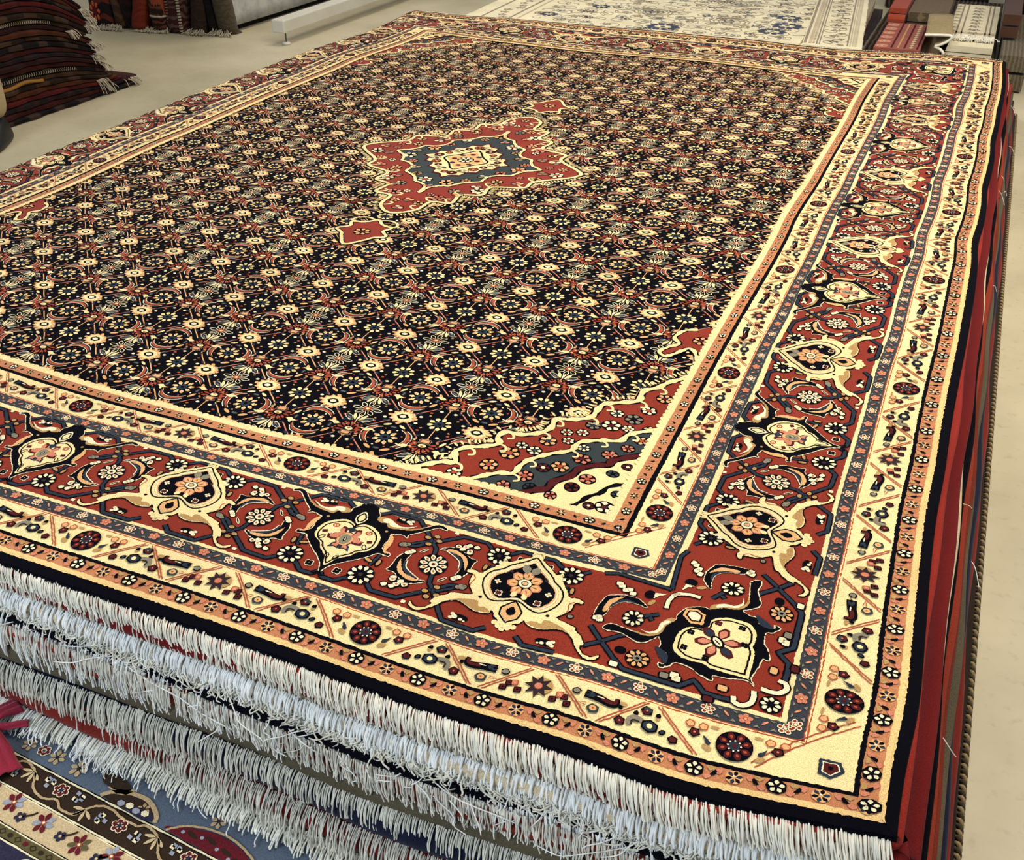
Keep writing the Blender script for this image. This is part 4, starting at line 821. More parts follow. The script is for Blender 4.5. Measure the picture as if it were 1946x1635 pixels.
fringe('fringe', x9, roots(EYo(-0.0510, -0.0640, -0.0580), -.1580), np.interp(x9, [-1.7, -.95, -.8, 0], [.012, .016, .030, .032]), np.interp(x9, [-1.7, -1.0, -.7, 0], [.008, .010, .028, .030]), .32, .10, .0009, COTG, 10, .09, curl=.05, parent=c9)
c10 = slab('tenth carpet in the stack with a plain dark red edge', -.1620, -.1815, EYo(-0.0655, -0.0820, -0.0780), .0350, FY_+.05, DRED, group=G)
fringe('fringe', xrow(-1.72, .02, .0018), roots(EYo(-0.0655, -0.0820, -0.0780), -.1790), .0085, .0225, .25, .10, .0012, COT, 9, .08, parent=c10, pw=1.1)
q_ = np.concatenate([rng.uniform(-1.13, -1.03, 60), rng.uniform(-.98, -.90, 60), rng.uniform(-1.3, -.6, 40)])
fringe('loose_thread', np.sort(q_), roots(EYo(-0.0655, -0.0820, -0.0780), -.1800), .0070, .030, rng.normal(.8, 1.0, len(q_))[:, None], .5, .0009, COTB, 9, .25, curl=.3, parent=c10, pw=1.1)
c11 = slab('lowest carpet of the stack with a braided tan and dark selvedge on the floor', -.1825, -.1990, EYo(-0.0300, -0.0450, -0.0500), .0440, FY_+.06, DARK, group=G)
# braided selvedge of the lowest carpet
br = []
for s in range(2):
    t = np.linspace(.05, 3.44, 2400); a = t*2*np.pi/.017+s*np.pi
    br.append(np.stack([.0452+.0020*np.cos(a), t, TOP-.188+.0045*np.sin(a)], 1))
sv = child(tubes('braided_selvedge', np.array(br[:1]), .0030, wool('wool_braid', (.30, .22, .11)), None, 6), c11); sv['label'] = 'tan strand of the braided selvedge'
sv = child(tubes('braided_selvedge', np.array(br[1:]), .0030, wool('wool_braid_dark', (.06, .045, .025)), None, 6), c11); sv['label'] = 'dark strand of the braided selvedge'
# pale lint threads caught on the right side of the stack
lx = MB()
lint = []
for y in rng.uniform(.15, 3.2, 9):
    x = .0+rng.uniform(-.012, .012); t = np.linspace(0, 1, 7); L_ = rng.uniform(.01, .03)
    lint.append(np.stack([x+t*L_*.7, y+np.sin(t*3+x*900)*.006+t*L_*rng.uniform(-1, 1), TOP-.030-t*L_*.9+.004*np.sin(t*3.1)], 1))
li = child(tubes('loose_thread', np.array(lint), .0005, COT, None, 4), c3); li['kind'] = 'stuff'

# ------------------------------------------------------------------ floor, walls, ceiling
fm, nt, bs = nodes('polished_concrete')
tc = nt.nodes.new('ShaderNodeTexCoord'); n1 = nt.nodes.new('ShaderNodeTexNoise'); n1.inputs['Scale'].default_value = 2.2; n1.inputs['Detail'].default_value = 8; n1.inputs['Roughness'].default_value = .62
n2 = nt.nodes.new('ShaderNodeTexNoise'); n2.inputs['Scale'].default_value = 55; n2.inputs['Detail'].default_value = 5
for n in (n1, n2): nt.links.new(tc.outputs['Object'], n.inputs['Vector'])
cr1 = nt.nodes.new('ShaderNodeValToRGB'); cr1.color_ramp.elements[0].position = .34; cr1.color_ramp.elements[1].position = .68
cr1.color_ramp.elements[0].color = (.44, .39, .27, 1); cr1.color_ramp.elements[1].color = (.60, .54, .385, 1)
nt.links.new(n1.outputs['Fac'], cr1.inputs[0])
cr2 = nt.nodes.new('ShaderNodeValToRGB'); cr2.color_ramp.elements[0].position = .27; cr2.color_ramp.elements[0].color = (.72, .70, .66, 1); cr2.color_ramp.elements[1].position = .42; cr2.color_ramp.elements[1].color = (1, 1, 1, 1)
nt.links.new(n2.outputs['Fac'], cr2.inputs[0])
mx = nt.nodes.new('ShaderNodeMixRGB'); mx.blend_type = 'MULTIPLY'; mx.inputs[0].default_value = .55
nt.links.new(cr1.outputs[0], mx.inputs[1]); nt.links.new(cr2.outputs[0], mx.inputs[2]); nt.links.new(mx.outputs[0], bs.inputs['Base Color'])
bs.inputs['Roughness'].default_value = .42; bs.inputs['Specular IOR Level'].default_value = .25
bp = nt.nodes.new('ShaderNodeBump'); bp.inputs['Strength'].default_value = .08; nt.links.new(n2.outputs['Fac'], bp.inputs['Height']); nt.links.new(bp.outputs[0], bs.inputs['Normal'])
def quad(name, vs, mat):
    m = MB(); m.add(vs, [(0, 1, 2, 3)]); o = m.build(name, [mat]); o['kind'] = 'structure'; return o
quad('floor', [(-6, -4, 0), (4, -4, 0), (4, 8, 0), (-6, 8, 0)], fm)
WALLM = plain('plaster_white', (.62, .58, .50), .8, .04, 6, .05)
quad('wall_back', [(-6, 8, 0), (4, 8, 0), (4, 8, 3), (-6, 8, 3)], WALLM)
quad('wall_left', [(-6, -4, 0), (-6, 8, 0), (-6, 8, 3), (-6, -4, 3)], WALLM)

# ------------------------------------------------------------------ the blue rug lying in front
RG = Pat(); RE = np.array([.99704, -.07693]); RN = np.array([-.07693, -.99704]); RO_ = np.array([-1.048, -.077])
def rtf(V, z):
    p = RO_+V[:, :1]*RE+V[:, 1:]*RN; return np.stack([p[:, 0], p[:, 1], .0095+z], 1)
def rb(col, lay, b0, b1):
    n = 200; a = np.linspace(-.75, 1.0, n+1); L = []
    up = b0+rng.normal(0, .0003, n+1)
    for i in range(n): L.append(np.array([(a[i], up[i]), (a[i+1], up[i+1]), (a[i+1], b1), (a[i], b1)]))
    RG.many(col, lay, L)
for i, (c, a, b_) in enumerate((('blue', -.062, -.0022), ('black', -.0022, -.0010), ('ivory', -.0010, .0012), ('black', .0012, .0022), ('brown', .0022, .0365), ('black', .0365, .0375), ('ivory', .0375, .0395), ('black', .0395, .0405), ('ivory', .0405, .0415), ('buff', .0415, .0770), ('black', .0770, .0782), ('ivory', .0782, .0795), ('oliv', .0795, .0915), ('black', .0915, .0925), ('ivory', .0925, .0945), ('navy', .0945, .150), ('ivory', .150, .152), ('brown', .152, .40))): pass
RCOL = dict(blue=(.105, .135, .185), brown=(.035, .020, .012), buff=(.62, .47, .27), oliv=(.115, .095, .040), navy=(.028, .026, .055), wine=(.13, .012, .020), bgrey=(.33, .35, .42), sand=(.50, .36, .20))
RMATS = list(MATS)
for k, c in RCOL.items(): CI[k] = len(RMATS); RMATS.append(wool('rug_'+k, c, .25, 520, .4, .05))
for i, (c, a, b_) in enumerate((('blue', -.062, -.0022), ('black', -.0022, -.0010), ('ivory', -.0010, .0012), ('black', .0012, .0022), ('brown', .0022, .0365), ('black', .0365, .0375), ('ivory', .0375, .0395), ('black', .0395, .0405), ('ivory', .0405, .0415), ('buff', .0415, .0770), ('black', .0770, .0782), ('ivory', .0782, .0795), ('oliv', .0795, .0915), ('black', .0915, .0925), ('ivory', .0925, .0945), ('navy', .0945, .150), ('ivory', .150, .152), ('brown', .152, .40))): rb(c, i*.3, a, b_+(.001 if b_ < .39 else 0))
for P0 in range(-3, 5):
    A0 = .2*P0
    vp = [(.02,.009),(.032,.003),(.054,.010),(.070,.027),(.092,.032),(.108,.026),(.122,.033),(.142,.032),(.151,.017),(.164,.007),(.181,.006),(.196,.009),(.214,.009),(.22,.009)]
    RG.line('sand', 7, np.array(vp)+[A0, 0], .0030, smooth=True)
    for a, b in ((.052, .009), (.150, .020)): RG.many('buff', 7, [petal(A0+a, b, q, .000, .016, .0045) for q in (.5, 1.3, 2.1, 2.9)])
    for a, b in ((.103, .014), (.202, .018)):
        for q in range(7):
            x, y = (0, 0) if q == 6 else (.0070*math.cos(q*1.047), .0060*math.sin(q*1.047))
            RG.poly('ivory', 8, ell(A0+a+x, b+y, .0044, .0040, 6)); RG.poly('wine' if q < 6 else 'navy', 9, ell(A0+a+x, b+y, .0032, .0028, 6))
    for a, b in ((.081,.012),(.129,.011),(.176,.021),(.228,.021)):
        for q in range(5):
            x, y = .0055*math.cos(q*1.9+a*50), .0050*math.sin(q*1.9+a*50); RG.poly('ivory' if q % 2 else 'bgrey', 8, np.array([(A0+a+x-.003, b+y-.0028), (A0+a+x+.003, b+y-.0020), (A0+a+x+.0034, b+y+.0028), (A0+a+x-.0024, b+y+.0022)]))
    for a, b, c, k in ((.067,.052,'wine','bgrey'),(.121,.056,'wine','bgrey'),(.180,.058,'wine','oliv'),(.224,.052,'bgrey','wine')):
        for q in range(7): RG.poly(c if q % 3 else k, 8, petal(A0+a, b, q*.9, .002, .0135, .0068))
        RG.poly('orange', 9, ell(A0+a, b, .0036, .0032, 6)); RG.poly('ivory', 10, ell(A0+a, b, .0018, .0018, 6))
    for a, b in ((.090,.063),(.152,.060),(.211,.062)):
        for q in range(5): RG.poly('navy', 8, ell(A0+a+.0048*math.cos(q*1.257), b+.0044*math.sin(q*1.257), .0031, .0028, 6))
        RG.poly('buff', 9, ell(A0+a, b, .0020, .0018, 6)); RG.many('brown', 8, ribbon(np.array([(A0+a, b), (A0+a+.010, b-.008), (A0+a+.014, b-.014)]), .0026))
    for k in range(8): RG.poly('wine' if k % 2 else 'brown', 8, ell(A0+.025*k, .0855, .0040, .0030, 6)); RG.many('brown', 7.5, ring(ell(A0+.025*k+.0125, .0855, .0045, .0035, 4), .0012))
    for a in (.05, .15): RG.flower(A0+a, .115, .016, 7, 'orange', 'ivory', 8, .4, 0, 'ivory', .0018)
for a, b, r in ((.013,-.018,.010),(.060,-.019,.011),(.097,-.019,.012),(.210,-.012,.008),(.30,-.040,.010),(-.05,-.02,.011)):
    for q in range(6): RG.poly('sand', 8, petal(a, b, q*1.05, .002, r, r*.55))
    RG.poly('brown', 9, ell(a, b, r*.25, r*.22, 6))
for q in range(6): RG.poly('ivory', 8, ell(.037+.006*math.cos(q*1.05), -.019+.005*math.sin(q*1.05), .0040, .0036, 6)); RG.poly('wine', 9, ell(.037+.006*math.cos(q*1.05), -.019+.005*math.sin(q*1.05), .0028, .0024, 6))
RG.shape('brown', 8, np.array([(.130,-.030),(.155,-.034),(.178,-.026),(.165,-.018),(.140,-.018)]), .003); RG.shape('sand', 8, np.array([(.148,-.016),(.165,-.020),(.183,-.028),(.172,-.014)]), .003)
RG.line('sand', 8, np.array([(.150,-.003),(.160,-.014),(.182,-.022),(.205,-.024),(.228,-.014),(.235,-.004)]), .0055, smooth=True); RG.shape('brown', 7.5, np.array([(.152,-.003),(.164,-.014),(.190,-.020),(.215,-.020),(.232,-.004)]), .003)
RG.poly('navy', 8, ell(.212, -.006, .018, .0065, 10)); 
for q in range(4): RG.poly('ivory' if q % 2 else 'bgrey', 9, ell(.180+q*.012, -.006-.002*(q % 2), .0055, .0042, 6))
RG.shape('wine', 8, np.array([(.255,-.003),(.268,-.014),(.290,-.022),(.320,-.026),(.350,-.022),(.375,-.012),(.388,-.003)]), .003); RG.line('sand', 9, np.array([(.253,-.003),(.268,-.016),(.290,-.025),(.320,-.029),(.350,-.025),(.377,-.014),(.390,-.003)]), .0028, smooth=True)
for a, b in ((.285,-.012),(.310,-.016),(.335,-.012),(.355,-.008)): RG.poly('brown', 9, ell(a, b, .009, .0028, 8, .2)); RG.poly('bgrey', 9.5, ell(a-.012, b+.002, .0026, .0024, 6))
rug = empty('rug', (-.9, -.2, 0), 'grey blue rug with brown and cream flower borders on the floor before the stack', 'rug')
bpy.context.view_layer.update()
child(RG.build('pile', RMATS, 0.0, None, rtf), rug)
mb = MB(); cs = [RO_+RE*a+RN*b for a, b in ((-.75, -.062), (1.0, -.062), (1.0, .40), (-.75, .40))]
mb.add([(c[0], c[1], z) for z in (.0006, .0093) for c in cs], [(0,3,2,1),(4,5,6,7),(0,1,5,4),(1,2,6,5),(2,3,7,6),(3,0,4,7)]); child(mb.build('backing', [RMATS[CI['brown']]]), rug)

# red ribbon tassel lying on the rug at the left
RIB = wool('ribbon_red', (.30, .022, .045), .2, 900, .3, .3)
tas = empty('ribbon', (-1.07, -.05, .012), 'red knotted ribbon tassel lying on the blue rug below the white fringes', 'ribbon')
bpy.context.view_layer.update()
def rw(a, b, z): p = RO_+RE*a+RN*b; return (p[0], p[1], .0118+z)
def strap(path, w0, w1, zs, folds=3):
    p = cr(np.array(path), False, 6); t = np.gradient(p, axis=0); t /= np.linalg.norm(t, axis=1, keepdims=True); nr = np.stack([-t[:, 1], t[:, 0]], 1)
    G_ = []
    for i in range(len(p)):
        f = i/(len(p)-1); w_ = w0+(w1-w0)*f; row = []
        for j in range(13):
            v = j/12-.5; z = np.interp(f, [0, .5, 1], zs)+.0035*abs(math.sin(v*folds*math.pi+f*2))+.004*(1-4*v*v)
            q = p[i]+nr[i]*w_*v; row.append(rw(q[0], q[1], z))
        G_.append(row)
    m = MB(); m.grid(np.array(G_)); o = m.build('ribbon_tail', [RIB], None, True); s = o.modifiers.new('thick', 'SOLIDIFY'); s.thickness = .001; return child(o, tas)
strap([(-.040,-.004),(-.022,.004),(-.002,.014),(.016,.026),(.030,.034)], .016, .044, (.012, .010, .002))
strap([(-.040,-.004),(-.046,-.018),(-.044,-.034),(-.040,-.050)], .016, .030, (.012, .016, .010))
strap([(-.038,-.006),(-.026,-.016),(-.014,-.028),(-.006,-.036)], .010, .012, (.012, .008, .006), 2)
m = MB(); a = np.linspace(0, 2*np.pi, 17)[:-1]
m.grid(np.array([[rw(-.040+.013*math.sin(t)*math.cos(k), -.005+.010*math.sin(t)*math.sin(k)*(1+.15*math.sin(3*k)), .010+.010*math.cos(t)) for k in a] for t in np.linspace(.05, 3.09, 9)]), 0, closed_v=True)
child(m.build('knot', [RIB], None, True), tas)
# ------------------------------------------------------------------ pile of kilims at the back left
KC = [(.055,.010,.008),(.10,.012,.012),(.022,.012,.008),(.010,.007,.007),(.085,.024,.010),(.035,.010,.010),(.060,.030,.014),(.016,.012,.014)]
def stripewool(name, c1, c2, sc, axis=0):
    mt = wool(name, c1, .35, 240, .6, .06); nt = mt.node_tree; b = nt.nodes['Principled BSDF']
    tc = nt.nodes.new('ShaderNodeTexCoord'); wv = nt.nodes.new('ShaderNodeTexWave'); wv.bands_direction = 'XYZ'[axis]; wv.inputs['Scale'].default_value = sc; wv.inputs['Distortion'].default_value = 2.5; wv.inputs['Detail'].default_value = 3
    nt.links.new(tc.outputs['Object'], wv.inputs['Vector']); mx = nt.nodes.new('ShaderNodeMixRGB'); rp = nt.nodes.new('ShaderNodeValToRGB'); rp.color_ramp.elements[0].position = .55; rp.color_ramp.elements[1].position = .7
    nt.links.new(wv.outputs['Fac'], rp.inputs[0]); nt.links.new(rp.outputs[0], mx.inputs[0])
    src = b.inputs['Base Color'].links[0].from_socket; nt.links.new(src, mx.inputs[1]); mx.inputs[2].default_value = (*c2, 1); nt.links.new(mx.outputs[0], b.inputs['Base Color'])
    return mt
KM = [stripewool('kilim_%s' % n, tuple(k*.75 for k in c), tuple(.45*a+.4*b for a, b in zip(c, c2)), 1.3+.4*i, 1) for i, (n, c, c2) in enumerate(zip(('maroon', 'red', 'brown', 'black', 'rust', 'wine', 'ochre', 'charcoal'), KC, [(.02,.008,.006),(.02,.006,.006),(.10,.05,.03),(.09,.05,.04),(.03,.010,.006),(.012,.006,.006),(.02,.01,.006),(.05,.012,.01)]))]
TUFT = plain('tassel_wool', (.40, .355, .27), .9, .2, 80, .2, .1)
def endY(z): return float(np.interp(z, [0, .02, .05, .1, .165, .236, .30, .38, .46, .52], [2.60, 2.66, 2.54, 2.475, 2.435, 2.41, 2.43, 2.40, 2.36, 2.34]))
def kil_z(z, y): q = max(0, (y-2.08)/.33); return z*(1-.30*min(1.15, q)**2)
kz = 0.0; kcol = [3, 0, 7, 1, 4, 2, 6, 3, 0, 5, 7, 0, 3, 2, 4, 5, 6, 2, 0, 1, 3, 4, 0, 7]
kname = ['black and maroon', 'maroon', 'charcoal', 'red', 'rust', 'brown', 'ochre', 'black', 'dark maroon', 'wine', 'charcoal striped', 'deep maroon', 'black striped', 'dark brown', 'rusty brown', 'wine red', 'brown ochre', 'chestnut brown', 'oxblood maroon', 'bright red', 'black brown', 'rust red', 'maroon striped', 'dark charcoal']
ordn = ['lowest', 'second', 'third', 'fourth', 'fifth', 'sixth', 'seventh', 'eighth', 'ninth', 'tenth', 'eleventh', 'twelfth', 'thirteenth', 'fourteenth', 'fifteenth', 'sixteenth', 'seventeenth', 'eighteenth', 'nineteenth', 'twentieth', 'twenty first', 'twenty second', 'twenty third', 'topmost']
for i in range(24):
    th = .0165+.006*((i*7) % 5)/5; z0, z1 = kz+.0004, kz+th; kz += th+.0006
    lab = '%s kilim, %s in the dark pile at the back left' % (kname[i], ordn[i] + (' from the floor' if 0 < i < 23 else ''))
    if len(lab.split()) > 16: lab = '%s kilim, %s from the floor in the back left pile' % (kname[i], ordn[i])
    r = empty('kilim', (-3.6, 2.2, z0), lab, 'kilim', 'kilims in the pile at the back left')
    xe = -3.13+rng.uniform(-.012, .008); ye = endY(.70*(z0+z1)/2)+rng.uniform(-.012, .012)
    rows = []
    for y in np.concatenate([[1.875, 1.879], np.linspace(1.89, ye-.012, 34), [ye-.004, ye]]):
        k = 1.0; e_ = min(y-1.875, ye-y); sh = 0 if e_ > .01 else (.01-e_)*.3
        a0 = kil_z(z0, y)+sh*.3; a1 = kil_z(z1, y)-sh*.3
        if i == 1 and y > 2.52: a0 = z0+.004*math.sin((y-2.52)*30); a1 = a0+th*.7
        h = a1-a0; xx = xe+.004*math.sin(y*31+i*3)+.003*math.sin(y*67+i)-(.05 if (i == 1 and y > 2.58) else 0)*(y-2.58)*6
        rows.append([(-4.1, y, a0), (xx-.02, y, a0), (xx-.004, y, a0+h*.10), (xx, y, a0+h*.32), (xx-.003, y, a0+h*.5), (xx+.0005, y, a0+h*.7), (xx-.004, y, a0+h*.92), (xx-.02, y, a1), (-4.1, y, a1)])
    m = MB(); R = np.array(rows); m.grid(R, 0, closed_v=True); n = R.shape[1]
    m.f.append(list(range(n))[::-1]); m.m.append(0); o = len(m.v)-n; m.f.append(list(range(o, o+n))); m.m.append(0)
    bpy.context.view_layer.update(); r.matrix_basis = Matrix.Translation((-3.6, 2.2, z0))
    child(m.build('weave', [KM[kcol[i]]], None, True), r)
    if i in (7, 16):     # pale overcast stitches along the edge
        t = np.linspace(1.89, ye-.16, 44); P = np.array([[(xe+.004*math.sin(y*31+i*3)+.0035, y, kil_z(z0, y)+th*.25), (xe+.004*math.sin(y*31+i*3)+.0055, y+.002, kil_z(z0, y)+th*.5), (xe+.004*math.sin(y*31+i*3)+.0035, y+.003, kil_z(z0, y)+th*.75)] for y in t])
        s = child(tubes('overcast_stitching', P, .0011, TUFT, None, 4), r); s['kind'] = 'stuff'; s['label'] = 'pale overcast stitches'
    if i == 6:
        P = np.array([[(xe+.005, y, kil_z(z0, y)+th*.5+.004*math.sin(y*40)) for y in np.linspace(1.88, 2.16, 30)]]); child(tubes('trim', P, .0060, wool('mustard', (.26, .125, .025)), None, 6), r)['label'] = 'mustard yellow folded strip'
    if i in (2, 4, 9, 11, 14, 15, 18, 21, 22):
        nt_ = 17; u = np.linspace(0, 1, 7)[None]; yb = ye-(.10 if i in (4, 15) else .012); xb = xe+.004
        spread = .055 if i == 4 else .025
        P = np.stack([xb+rng.normal(0, .004, (nt_, 1))+(.012+rng.random((nt_, 1))*.012)*np.sqrt(u), yb+rng.normal(0, .012, (nt_, 1))+spread*rng.random((nt_, 1))*u, np.maximum(.003, kil_z(z1, yb)-.004-(.055 if i == 4 else .028)*rng.uniform(.6, 1.1, (nt_, 1))*u**1.3)], 2)
        s = child(tubes('tassel', P, .0016, TUFT, None, 4), r); s['kind'] = 'stuff'; s['label'] = 'pale frayed tassel'
# ------------------------------------------------------------------ upright folded rugs behind the pile
UC = [('black', (.010,.007,.007), (.16,.03,.015)), ('brown', (.045,.022,.014), (.10,.05,.03)), ('black', (.006,.005,.005), (.03,.008,.006)), ('red', (.13,.018,.010), (.16,.03,.015)), ('dark', (.014,.009,.008), (.20,.05,.02)), ('darkred', (.040,.010,.010), (.12,.09,.07)), ('dark brown', (.022,.014,.010), (.035,.02,.014)), ('black', (.006,.005,.005), (.010,.008,.008)), ('olive', (.075,.060,.040), (.045,.035,.022))]
UX = [(-4.06,-3.935), (-3.93,-3.875), (-3.87,-3.795), (-3.79,-3.715), (-3.71,-3.635), (-3.63,-3.545), (-3.52,-3.45), (-3.445,-3.405), (-3.40,-3.315)]; UD = [.30]*8+[.055]
UL = ['black upright rug with a red flower, leftmost behind the kilim pile', 'brown upright rug between the black flowered one and the dark gap', 'black upright slab added for the dark gap left of the curved red rug', 'curved brick red upright rug with white fringe at its foot', 'dark upright rug with an orange cuff, right of the curved red one', 'dark red upright rug edged with pale beading', 'dark brown upright rug right of the pale beaded one', 'narrow black upright rug beside the olive one', 'olive grey upright rug beside the grey abstract rug']  # third entry is no rug: a black slab added for a dark gap
for i, ((nm, c1, c2), (xa, xb), lb) in enumerate(zip(UC, UX, UL)):
    yf = 3.36+.013*i; r = empty('rug', ((xa+xb)/2, yf, 0), lb, 'rug', 'upright rugs at the back left')
    mt = stripewool('upright_%d' % i, c1, tuple(.5*a+.5*b for a, b in zip(c1, c2)), 5+i, 2); mt.node_tree.nodes['Wave Texture'].inputs['Distortion'].default_value = 14; rows = []
    for z in np.concatenate([np.linspace(.002, .10, 14), np.linspace(.14, .95, 10)]):
        bul = .018*math.sin(min(1, z/.12)*math.pi/2) if i != 3 else .05*(z/.2)**1.5 if z < .2 else .05
        tuck = .03*max(0, 1-z/.03)**2
        y0 = yf+tuck+(.02*math.sin(z*9+i)) - (.0 if i != 3 else .03*max(0, 1-z/.1)); w_ = (xb-xa)/2; cxm = (xa+xb)/2+(bul-.03 if i == 3 else .004*math.sin(z*14+i*2))
        p = []
        for a in np.linspace(0, math.pi, 9): p.append((cxm-w_*math.cos(a), y0+.022-.022*math.sin(a), z))
        p += [(cxm+w_, y0+UD[i], z), (cxm-w_, y0+UD[i], z)]; rows.append(p)
    R = np.array(rows); m = MB(); m.grid(R, 0, closed_v=True); n = R.shape[1]; m.f.append(list(range(n))[::-1]); m.m.append(0); o = len(m.v)-n; m.f.append(list(range(o, o+n))); m.m.append(0)
    bpy.context.view_layer.update(); r.matrix_basis = Matrix.Translation(((xa+xb)/2, yf, 0)); child(m.build('weave', [mt], None, True), r)
    if i in (0, 1, 3, 4, 6, 8):
        k = 46; u = np.linspace(0, 1, 6)[None]; xs_ = rng.uniform(xa-.01, xb+.01, (k, 1))
        P = np.stack([xs_+rng.normal(0, .02, (k, 1))*u, yf+.012-.04*rng.random((k, 1))*u-.008, .022*(1-u)**1.5*rng.random((k, 1))+.0035+.005*np.sin(u*5+xs_*300)**2], 2)
        s = child(tubes('fringe', P, .0022, TUFT, None, 4), r); s['kind'] = 'stuff'; s['label'] = 'pale fringe on the floor'
    if i == 4:
        t = np.linspace(0, math.pi, 12); P = np.array([[((xa+xb)/2-.042*math.cos(a), yf+.016-.034*math.sin(a), z) for a in t] for z in np.linspace(.075, .20, 9)]); m = MB(); m.grid(P); q = child(m.build('cuff', [wool('cuff_orange', (.20, .045, .016))], None, True), r); q['label'] = 'orange folded cuff'
        P = np.array([[((xa+xb)/2-.043*math.cos(a), yf+.016-.036*math.sin(a), .075) for a in t]]); child(tubes('cuff_edge', P, .005, TUFT, None, 6), r)['label'] = 'pale cuff edge'
    if i == 5:
        for x_ in (xa+.012, xb-.008):
            b_ = MB()
            for z in np.linspace(.015, .30, 24): b_.box((x_, yf-.003, z), (.010, .012, .006))
            q = child(b_.build('beading', [TUFT if x_ > xa+.03 else wool('beading_tan', (.16, .09, .06))]), r); q['kind'] = 'stuff'
    if i == 0:
        b_ = Pat(); b_.flower(0, 0, .03, 7, 'orange', 'maroon', 1, .4); b_.items = [(c, l, p) for c, l, p in b_.items]
        q = child(b_.build('flower', MATS, 0, None, lambda V, z: np.stack([-3.985+V[:, 0], np.full(len(V), 3.352)-z, .085+V[:, 1]*1.5], 1)), r)
# dark panel with the grey abstract rug hung on it
DKP = plain('panel_black', (.008, .008, .009), .7, .1, 20, .1, .1)
m = MB(); m.box((-3.41, 4.22, .55), (.07, 1.22, 1.096)); pn = m.build('display_panel', [DKP], None, False, .006); tag(pn, 'black display panel standing behind the grey abstract rug', 'panel')
gm, nt, bs = nodes('abstract_grey'); tc = nt.nodes.new('ShaderNodeTexCoord'); n1 = nt.nodes.new('ShaderNodeTexNoise'); n1.inputs['Scale'].default_value = 7; n1.inputs['Detail'].default_value = 9; n1.inputs['Roughness'].default_value = .68
rp = nt.nodes.new('ShaderNodeValToRGB'); e = rp.color_ramp.elements; e[0].position = .33; e[0].color = (.24, .25, .28, 1); e[1].position = .72; e[1].color = (.72, .73, .76, 1); k = e.new(.60); k.color = (.50, .50, .48, 1); k = e.new(.655); k.color = (.55, .43, .22, 1)
nt.links.new(tc.outputs['Object'], n1.inputs['Vector']); nt.links.new(n1.outputs['Fac'], rp.inputs[0]); nt.links.new(rp.outputs[0], bs.inputs['Base Color']); bs.inputs['Roughness'].default_value = .9; bs.inputs['Specular IOR Level'].default_value = .1
gr = empty('rug', (-3.37, 4.1, .03), 'grey abstract rug with a white edge hanging low on the black panel', 'rug'); bpy.context.view_layer.update()
G_ = np.array([[(-3.352+.004*math.sin(y*5)+.010*math.exp(-z*9), y, z) for z in np.linspace(.03, .98, 20)] for y in np.linspace(3.535, 4.80, 40)]); m = MB(); m.grid(G_); o = child(m.build('pile', [gm], None, True), gr); s = o.modifiers.new('thick', 'SOLIDIFY'); s.thickness = .010; s.offset = -1
G_ = np.array([[(-3.352+.004*math.sin(3.535*5)+.010*math.exp(-z*9)+dx, 3.535+dy, z) for dx, dy in ((-.011, -.004), (.003, -.004), (.003, .004), (-.011, .004))] for z in np.linspace(.028, .98, 20)]); m = MB(); m.grid(G_, 0, closed_v=True); child(m.build('edge', [COT]), gr)['label'] = 'white bound edge'

# white beam on thin metal legs
BW = plain('beam_white', (.62, .60, .53), .5, .03, 20, .03, .3); STEEL = plain('steel', (.12, .12, .12), .4, .05, 40, .02, .5, .8)
be = empty('beam', (-3.0, 3.42, 0), 'long white beam raised on a thin steel leg with a small round foot', 'beam'); bpy.context.view_layer.update()
m = MB(); m.box((-3.005, 4.42, .079), (.068, 2.02, .056)); child(m.build('bar', [BW], None, False, .006), be)
for y in (3.435, 5.30):
    P = np.array([[(-2.985, y, .004), (-2.985, y, .052)]]); child(tubes('leg', P, .0036, STEEL, None, 10), be)
    m = MB(); a = np.linspace(0, 2*np.pi, 25)[:-1]; m.grid(np.array([[(-2.985+r_*np.cos(t), y+r_*np.sin(t), z) for t in a] for r_, z in ((.0005, .001), (.019, .001), (.019, .007), (.013, .012), (.005, .013))]), 0, closed_v=True); child(m.build('foot', [BW], None, True), be)

# ------------------------------------------------------------------ cream carpets behind the stack
CRM = wool('nain_cream', (.80, .72, .50), .12, 300, .3, .06); BEI = wool('nain_beige', (.55, .45, .31), .2, 260, .3, .06)
def flat_carpet(name, pat_fn, xa, xb, ya, yb, zt, th, skew, mat, label, cat, group=None):
    r = empty(name, ((xa+xb)/2, (ya+yb)/2, zt-th), label, cat, group); bpy.context.view_layer.update()
    f = lambda x, y: (x+skew*(y-ya), y)
    n = 60; P = [f(xa+(xb-xa)*i/n, ya) for i in range(n)]+[f(xb, ya+(yb-ya)*i/n) for i in range(n)]+[f(xb-(xb-xa)*i/n, yb) for i in range(n)]+[f(xa, yb-(yb-ya)*i/n) for i in range(n)]
    P = np.array(P)+rng.normal(0, .0015, (4*n, 2)); c = P.mean(0); R = []
    for k, z in ((.985, zt-th+.0005), (1, zt-th+.001), (1.002, zt-th*.5), (1, zt-.001), (.99, zt)): R.append(np.concatenate([c+(P-c)*k, np.full((len(P), 1), z)], 1))
    m = MB(); m.grid(np.array(R), 0, closed_v=True); o = len(m.v)-len(P); m.f.append(list(range(o, o+len(P)))); m.m.append(0); m.f.append(list(range(len(P)))[::-1]); m.m.append(0)
    child(m.build('body', [mat], None, False), r)
    if pat_fn:
        q = Pat(); pat_fn(q); child(q.build('pattern', MATS2, 0, None, lambda V, z: np.stack([V[:, 0]+skew*(V[:, 1]-ya), V[:, 1], zt+.0005+z], 1)), r)
    return r
